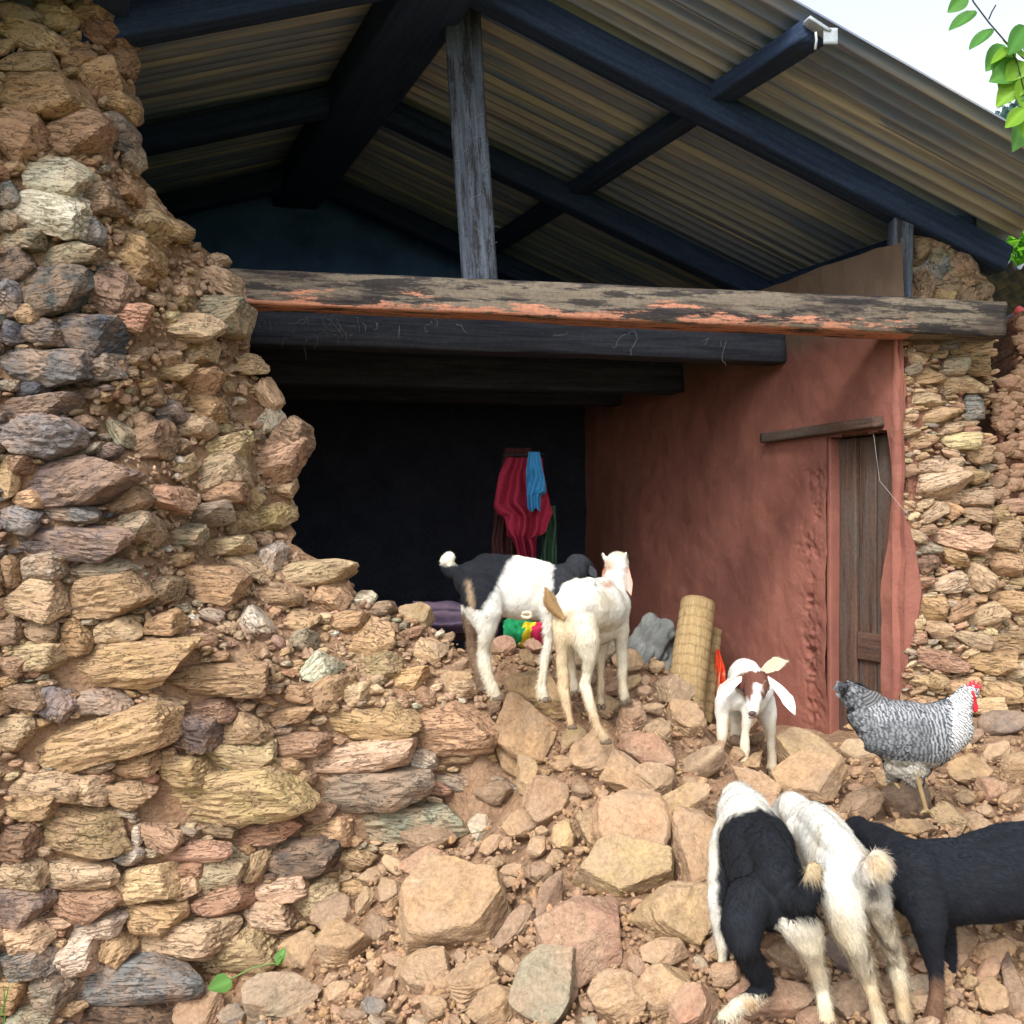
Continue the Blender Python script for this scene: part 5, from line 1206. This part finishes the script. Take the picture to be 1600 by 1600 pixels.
# folded dark rugs behind the crest
def heap(name, cx, cy, Y, w_, h_, label, cat, colf, seed, layers=5, dep=.25):
    ny, nx = 60, 90; u = np.linspace(0, 1, nx); v = np.linspace(0, 1, ny); Uu, Vv = np.meshgrid(u, v); s = Y/F
    th = Vv*np.pi
    X = (Uu-.5)*w_*s*(1+.04*np.sin(Vv*20)); Z = -np.cos(th)*h_*s/2; Yd = -np.sin(th)*dep*(.5+.5*np.sin(np.pi*np.clip(Uu, .02, .98))**.4)
    b = P(cx, cy, Y); V = np.stack([b[0]+X, b[1]+Yd, b[2]+Z], -1).reshape(-1, 3)
    n = np.sin(Vv.ravel()*layers*2*np.pi+fbm(V*5, 2, seed)*3)*.012+fbm(V*13, 3, seed)*(.02 if dep > .2 else .055); V[:, 1] -= n; V[:, 2] += n*.8
    G = V.reshape(ny, nx, 3); G = np.concatenate([G, G[:1]+np.array([0, .01, 0])], 0)
    V = G.reshape(-1, 3); o = mk(name, V, grid_faces(ny+1, nx), M['cloth'], None, {'col': colf(V, np.append(Uu.ravel(), u), np.append(Vv.ravel(), u*0))}, True, b); tag(o, label, cat); return o
heap('folded_rug', 712, 968, 4.95, 130, 56, 'stack of folded dark purple rugs behind the crest of the rubble', 'rug', lambda V, u, v: lerp((.045, .03, .055), (.10, .07, .10), .5+.5*np.sin(v*40)), 3)
heap('coloured_cloth', 820, 990, 4.66, 66, 40, 'crumpled bright green, yellow and red cloth seen between the goats', 'cloth', lambda V, u, v: np.where(((u+fbm(V*12, 3, 4)*.35-v*.2) < .30)[:, None], [.01, .22, .08], np.where(((u+fbm(V*12, 3, 4)*.35-v*.2) < .5)[:, None], [.55, .45, .02], [.45, .02, .07])), 6, 2, .1)
def sack():
    V, Fc = ICO[5]; p = 5.
    r = (np.abs(V)**p).sum(1)**(-1/p); V = V*r[:, None]
    a = V*np.array([.14, .09, .19]); a = a-V*((1-np.abs(fbm(V*np.array([1.6, 1.6, .9]), 3, 12)))**6*.035)[:, None]+V*(fbm(V*1.2, 2, 2)*.05)[:, None]
    m = np.array(Matrix.Rotation(R(28), 3, 'Y')); a = a@m.T; b = P(1018, 1018, 5.5)
    o = mk('grey_sack', b+a, Fc, M['cloth'], None, {'col': lerp((.20, .205, .195), (.12, .125, .12), np.clip(fbm(a*9, 3)*2+.5, 0, 1))}, True, b); tag(o, 'crumpled grey sack leaning on the red wall left of the straw mat', 'sack')
sack()
# rolled straw mats
def mat_roll(px0, py0, px1, py1, Y0, Y1, r0, r1, label, seed, turns=4):
    b = P(px0, py0, Y0); e = P(px1, py1, Y1); d = nrm(e-b); L = np.linalg.norm(e-b); sx = nrm(np.cross(d, [0, 1, 0])); sy = np.cross(d, sx)
    nth = 240; nl = 90; V = []
    for i in range(nl):
        t = i/(nl-1)
        for j in range(nth):
            th = j/nth*2*math.pi; r_ = r0+(r1-r0)*t
            rr = r_*(1+.03*math.sin(th*2+seed))+.0022*math.sin(j*math.pi*.75)-.004*max(0, math.cos(t*L/.055*2*math.pi+.4*math.sin(th*9)))**8
            V.append(b+d*L*t+(sx*math.cos(th)+sy*math.sin(th))*rr)
    V = np.array(V); V = V+fbm(V*40, 2)[:, None]*.002*nrm(sx)
    idx = np.arange(nl*nth).reshape(nl, nth); nx_ = np.roll(idx, -1, 1)
    f = np.stack([idx[:-1], nx_[:-1], nx_[1:], idx[1:]], -1).reshape(-1, 4)
    k = np.arange(len(V)); st_ = vnoise(np.stack([(k % nth)*.9, (k//nth)*.12, k*0.], 1), seed); sew = np.maximum(0, np.cos((k//nth)/(nl-1)*L/.055*2*np.pi+.4*np.sin((k % nth)/nth*2*np.pi*9)))**6
    cc = lerp((.46, .335, .17), (.30, .20, .095), st_*.6+.5); cc = lerp(cc, (.20, .13, .06), sew*.6)
    g = empty('straw_mat', b, label, 'mat', 'rolled straw mats')
    mk('roll', V, f, M['cloth'], g, {'col': cc})
    # the spiral end of the roll
    n = 260; tt = np.linspace(0, 1, n); an = tt*2*math.pi*turns; rad = (r1-.003)*(1-.85*tt); c = e-d*.004
    A_ = c+(sx*np.cos(an)[:, None]+sy*np.sin(an)[:, None])*rad[:, None]; VV = np.stack([A_-d*.05, A_+d*.003, A_+d*.003-(A_-c)*.10, A_-d*.05-(A_-c)*.10], 1).reshape(-1, 3)
    mk('rolled_end', VV, grid_faces(n, 4), M['cloth'], g, {'col': np.tile(np.array([.36, .25, .12]), (len(VV), 1))})
mat_roll(1066, 1128, 1091, 941, 5.15, 5.45, .098, .088, 'thick rolled straw mat leaning on the red wall', 1)
mat_roll(1098, 1130, 1116, 985, 5.35, 5.6, .045, .040, 'thin rolled straw mat tucked behind the thick one', 2)
cloth('orange_cloth', [(1015,1118,1124),(1040,1117,1132),(1075,1112,1133),(1110,1108,1130)], 5.45, (.75, .09, .03), 'orange red patterned cloth behind the thin straw mat', 'cloth', folds=2, amp=.02, seed=3, c2=(.8, .35, .2))
# ------------------------------------------------------------------ cobwebs on timber
def webs(parent_pts, label, seed, n=24, L=.04, rad=.0005):
    r = np.random.default_rng(seed); mb = MB()
    for k in range(n):
        p = parent_pts(r); q = [p]; d = r.normal(0, 1, 3)*np.array([1, .1, 1])
        for i in range(r.integers(3, 7)):
            d = d*.5+r.normal(0, 1, 3)*np.array([1, .15, .9])+np.array([0, 0, -.5]); q.append(q[-1]+d*L*r.uniform(.1, .4))
        V, Fc = tube(q, rad, 4); mb.add(V, Fc, col=np.array([.26, .26, .26]))
    o = mb.build('cobweb', M['cloth'], origin=mb.V[0].mean(0)); tag(o, label, 'cobweb')
webs(lambda r: P(r.uniform(395, 560), r.uniform(490, 530), 4.86), 'torn cobweb strands on the left end of the nearest ceiling beam', 1, 26)
webs(lambda r: P(x := r.uniform(560, 1150), 498+(x-560)*.05+r.uniform(0, 8), 4.36+(x-560)*.0002), 'thin cobweb threads hanging under the long beam', 2, 14, .04)
webs(lambda r: P(745+r.uniform(-28, 28), r.uniform(150, 400), 4.42), 'dusty curled cobwebs on the upright post', 3, 16, .03)
V, Fc = tube([RW(.13, 2.12, .03), RW(.10, 1.9, .03)+[0, -.02, 0], P(1415, 800, 4.5), P(1458, 850, 4.5)], .0007, 5)
o = mk('spider_thread', V, Fc, M['cloth'], None, {'col': np.tile(np.array([.5, .48, .45]), (len(V), 1))}, origin=V.mean(0)); tag(o, 'long dusty thread slung from the door lintel to the pier', 'thread')
# ------------------------------------------------------------------ green things
def leaf(base, tip, wd, c, r, n_up=None):
    base = np.asarray(base, float); tip = np.asarray(tip, float); d = tip-base; L = np.linalg.norm(d); d /= L; s = nrm(np.cross(d, n_up if n_up is not None else np.array([0, -1, .25])+r.normal(0, .3, 3))); n = np.cross(s, d)
    k, m = 9, 5; V = []
    for i in range(k):
        t = i/(k-1); wv = wd*math.sin(math.pi*t**.72)**.85*(1 if i < k-1 else 0)
        for j in range(m):
            x = j/(m-1)*2-1; V.append(base+d*L*t+s*x*wv/2+n*(abs(x)*wv*.16-math.sin(t*3)*L*.06+.02*L*math.sin(t*25)*abs(x)))
    V = np.array(V); mid = np.tile(np.abs(np.linspace(-1, 1, m)), k)
    return V, grid_faces(k, m), lerp(np.array(c)*1.35, c, mid*3)
r = np.random.default_rng(9)
tree = empty('tree', (4.1, 4.4, .3), 'green leafy tree reaching in from the right edge above the roof', 'tree')
V, Fc = tube([(4.15, 4.5, 0), (4.1, 4.4, 1.5), (3.9, 4.3, 3.2), (3.5, 4.2, 4.4)], [.11, .10, .08, .05], 12); mk('trunk', V, Fc, M['dark'], tree, {'lc': V})
Yb = 3.5
mbb = MB()
for pts, rd in (([P(1508, -30, Yb), P(1521, 3, Yb), P(1545, 35, Yb), P(1577, 72, Yb), P(1610, 100, Yb+.05), P(1700, 150, Yb+.4), np.array([3.8, 4.3, 3.2])], .0028), ([P(1545, 30, Yb), P(1550, 18, Yb), P(1556, 8, Yb)], .0025), ([P(1577, 72, Yb), P(1590, 100, Yb), P(1600, 140, Yb)], .002), ([P(1610,100,Yb+.05), P(1640,60,Yb), P(1700,-20,Yb)], .004)):
    V, Fc = tube(pts, rd, 6); mbb.add(V, Fc, lc=V)
mbb.build('branch', M['dark'], tree)
mbl = MB()
for bx, by, tx, ty, wd, c in ((1524,16,1482,48,30,'a'),(1512,-8,1480,20,26,'b'),(1549,44,1514,78,28,'a'),(1570,70,1540,112,34,'b'),(1578,74,1548,100,26,'c'),(1590,92,1560,140,34,'a'),(1600,96,1572,128,34,'c'),(1604,40,1575,86,34,'a'),
       (1612,110,1590,160,36,'a'),(1615,150,1592,190,34,'b'),(1600,170,1570,200,26,'c'),(1610,60,1640,110,34,'a'),(1606,130,1640,170,34,'b'),(1595,120,1604,176,30,'c'),(1612,180,1600,215,28,'c'),(1625,90,1600,60,30,'b'),(1598,100,1545,128,40,'b'),(1606,108,1556,168,42,'c'),(1612,170,1582,238,40,'b'),(1600,90,1566,62,30,'c'),(1585,84,1550,120,34,'c'),(1588,88,1562,80,22,'c')):
    y = Yb+r.uniform(-.03, .06); V, Fc, cc = leaf(P(bx, by, y), P(tx, ty, y+r.uniform(-.04, .04)), wd*y/F, {'a': (.09, .26, .05), 'b': (.13, .34, .07), 'c': (.24, .46, .04)}[c], r); mbl.add(V, Fc, col=cc)
for k in range(420):
    x = r.uniform(1625, 1960); y_ = r.uniform(-200, 420); y = Yb+r.uniform(0, .9); a = r.uniform(0, 6.3); p = P(x, y_, y); V, Fc, cc = leaf(p, p+np.array([math.cos(a)*.05, r.normal(0, .02), -.05+math.sin(a)*.03]), .05, (.11, .30, .05), r); mbl.add(V, Fc, col=cc)
mbl.build('crown', M['leaf'], tree)
# bush behind the lean-to
def bush(name, c, rad, n, label, cols, seed, ls, cat='bush'):
    r = np.random.default_rng(seed); g = empty(name, (c[0], c[1], 0), label, cat); mb = MB(); c = np.array(c, float)
    for k in range(n):
        d = nrm(r.normal(size=3)); q = c+d*np.array(rad)*r.uniform(.55, 1.05)*(1+.3*math.sin(d[0]*9+seed)*math.cos(d[2]*7)); t = q+nrm(r.normal(size=3)+[0, 0, -.4])*ls*r.uniform(.6, 1.2)
        V, Fc, cc = leaf(q, t, ls*.6, np.array(cols[r.integers(len(cols))])*r.uniform(.8, 1.2), r, nrm(r.normal(size=3))); mb.add(V, Fc, col=cc)
    mb.build('crown', M['leaf'], g)
    V, Fc = tube([(c[0], c[1], 0), (c[0]+.05, c[1], c[2]*.5), (c[0], c[1], c[2])], [.07*rad[0], .06*rad[0], .03*rad[0]], 8); mk('trunk', V, Fc, M['dark'], g, {'lc': V})
bush('bush', (4.35, 8.6, 4.0), (1.0, .8, .60), 2200, 'bright green leafy bush seen under the right eave', [(.20, .48, .04), (.26, .55, .05), (.12, .36, .05)], 3, .16)
bush('tree', (21.2, 42, 16.8), (1.9, 1.9, 2.3), 2600, 'dark distant tree seen above the roof edge at the right', [(.07, .14, .12), (.10, .19, .17)], 4, .34, 'tree')
# distant hill
def hill():
    nx, ny = 120, 40; x = np.linspace(-160, 260, nx); y = np.linspace(90, 230, ny); X, Y = np.meshgrid(x, y); q = np.stack([X.ravel(), Y.ravel(), 0*X.ravel()], 1)
    Z = 44*np.exp(-((Y.ravel()-190)/60)**2)*(.85+.25*np.sin(X.ravel()*.02))+fbm(q*.05, 4, 2)*6+np.abs(fbm(q*.4, 3, 5))*2.5-6; q[:, 2] = Z
    o = mk('hill', q, grid_faces(ny, nx), plain('hill_forest', (.13, .24, .20), .95, .35, .8, .3)); tag(o, kind='structure')
hill()
# seedling at the wall foot and grass in the corner
sg = empty('seedling', P(345, 1545, 3.5), 'green seedling with two leaves growing at the foot of the stone wall', 'plant')
V, Fc = tube([P(352,1548,3.72), P(360,1530,3.70), P(395,1512,3.70), P(425,1505,3.72), P(438,1508,3.72)], .0035, 6); mk('stem', V, Fc, M['leaf'], sg, {'col': np.tile(np.array([.30, .42, .16]), (len(V), 1))})
for b_, t_, wd in ((P(362,1532,3.68), P(324,1546,3.62), .075), (P(432,1506,3.70), P(446,1480,3.72), .04), (P(432,1506,3.70), P(442,1494,3.66), .03)):
    V, Fc, cc = leaf(b_, t_, wd, (.16, .36, .09), r, np.array([0, -.7, .7])); mk('leaf', V, Fc, M['leaf'], sg, {'col': cc})
mb = MB()
for k in range(26):
    x = r.uniform(-120, 30); Y = r.uniform(3.45, 3.72); p = P(x, 1600, Y); p[2] = -.05; h = r.uniform(.04, .13)*(1.3 if x < 20 else .8); a = r.uniform(0, 6.3); t = p+np.array([math.cos(a)*h*.5, math.sin(a)*h*.3, h+.03])
    V, Fc, cc = leaf(p, t, .007 if k % 4 else .03, (.10, .26, .05), r); mb.add(V, Fc, col=cc)
o = mb.build('grass', M['leaf'], None, True, P(0, 1600, 3.6)); tag(o, 'green grass and weeds at the lower left corner below the stone wall', 'grass', kind='stuff')
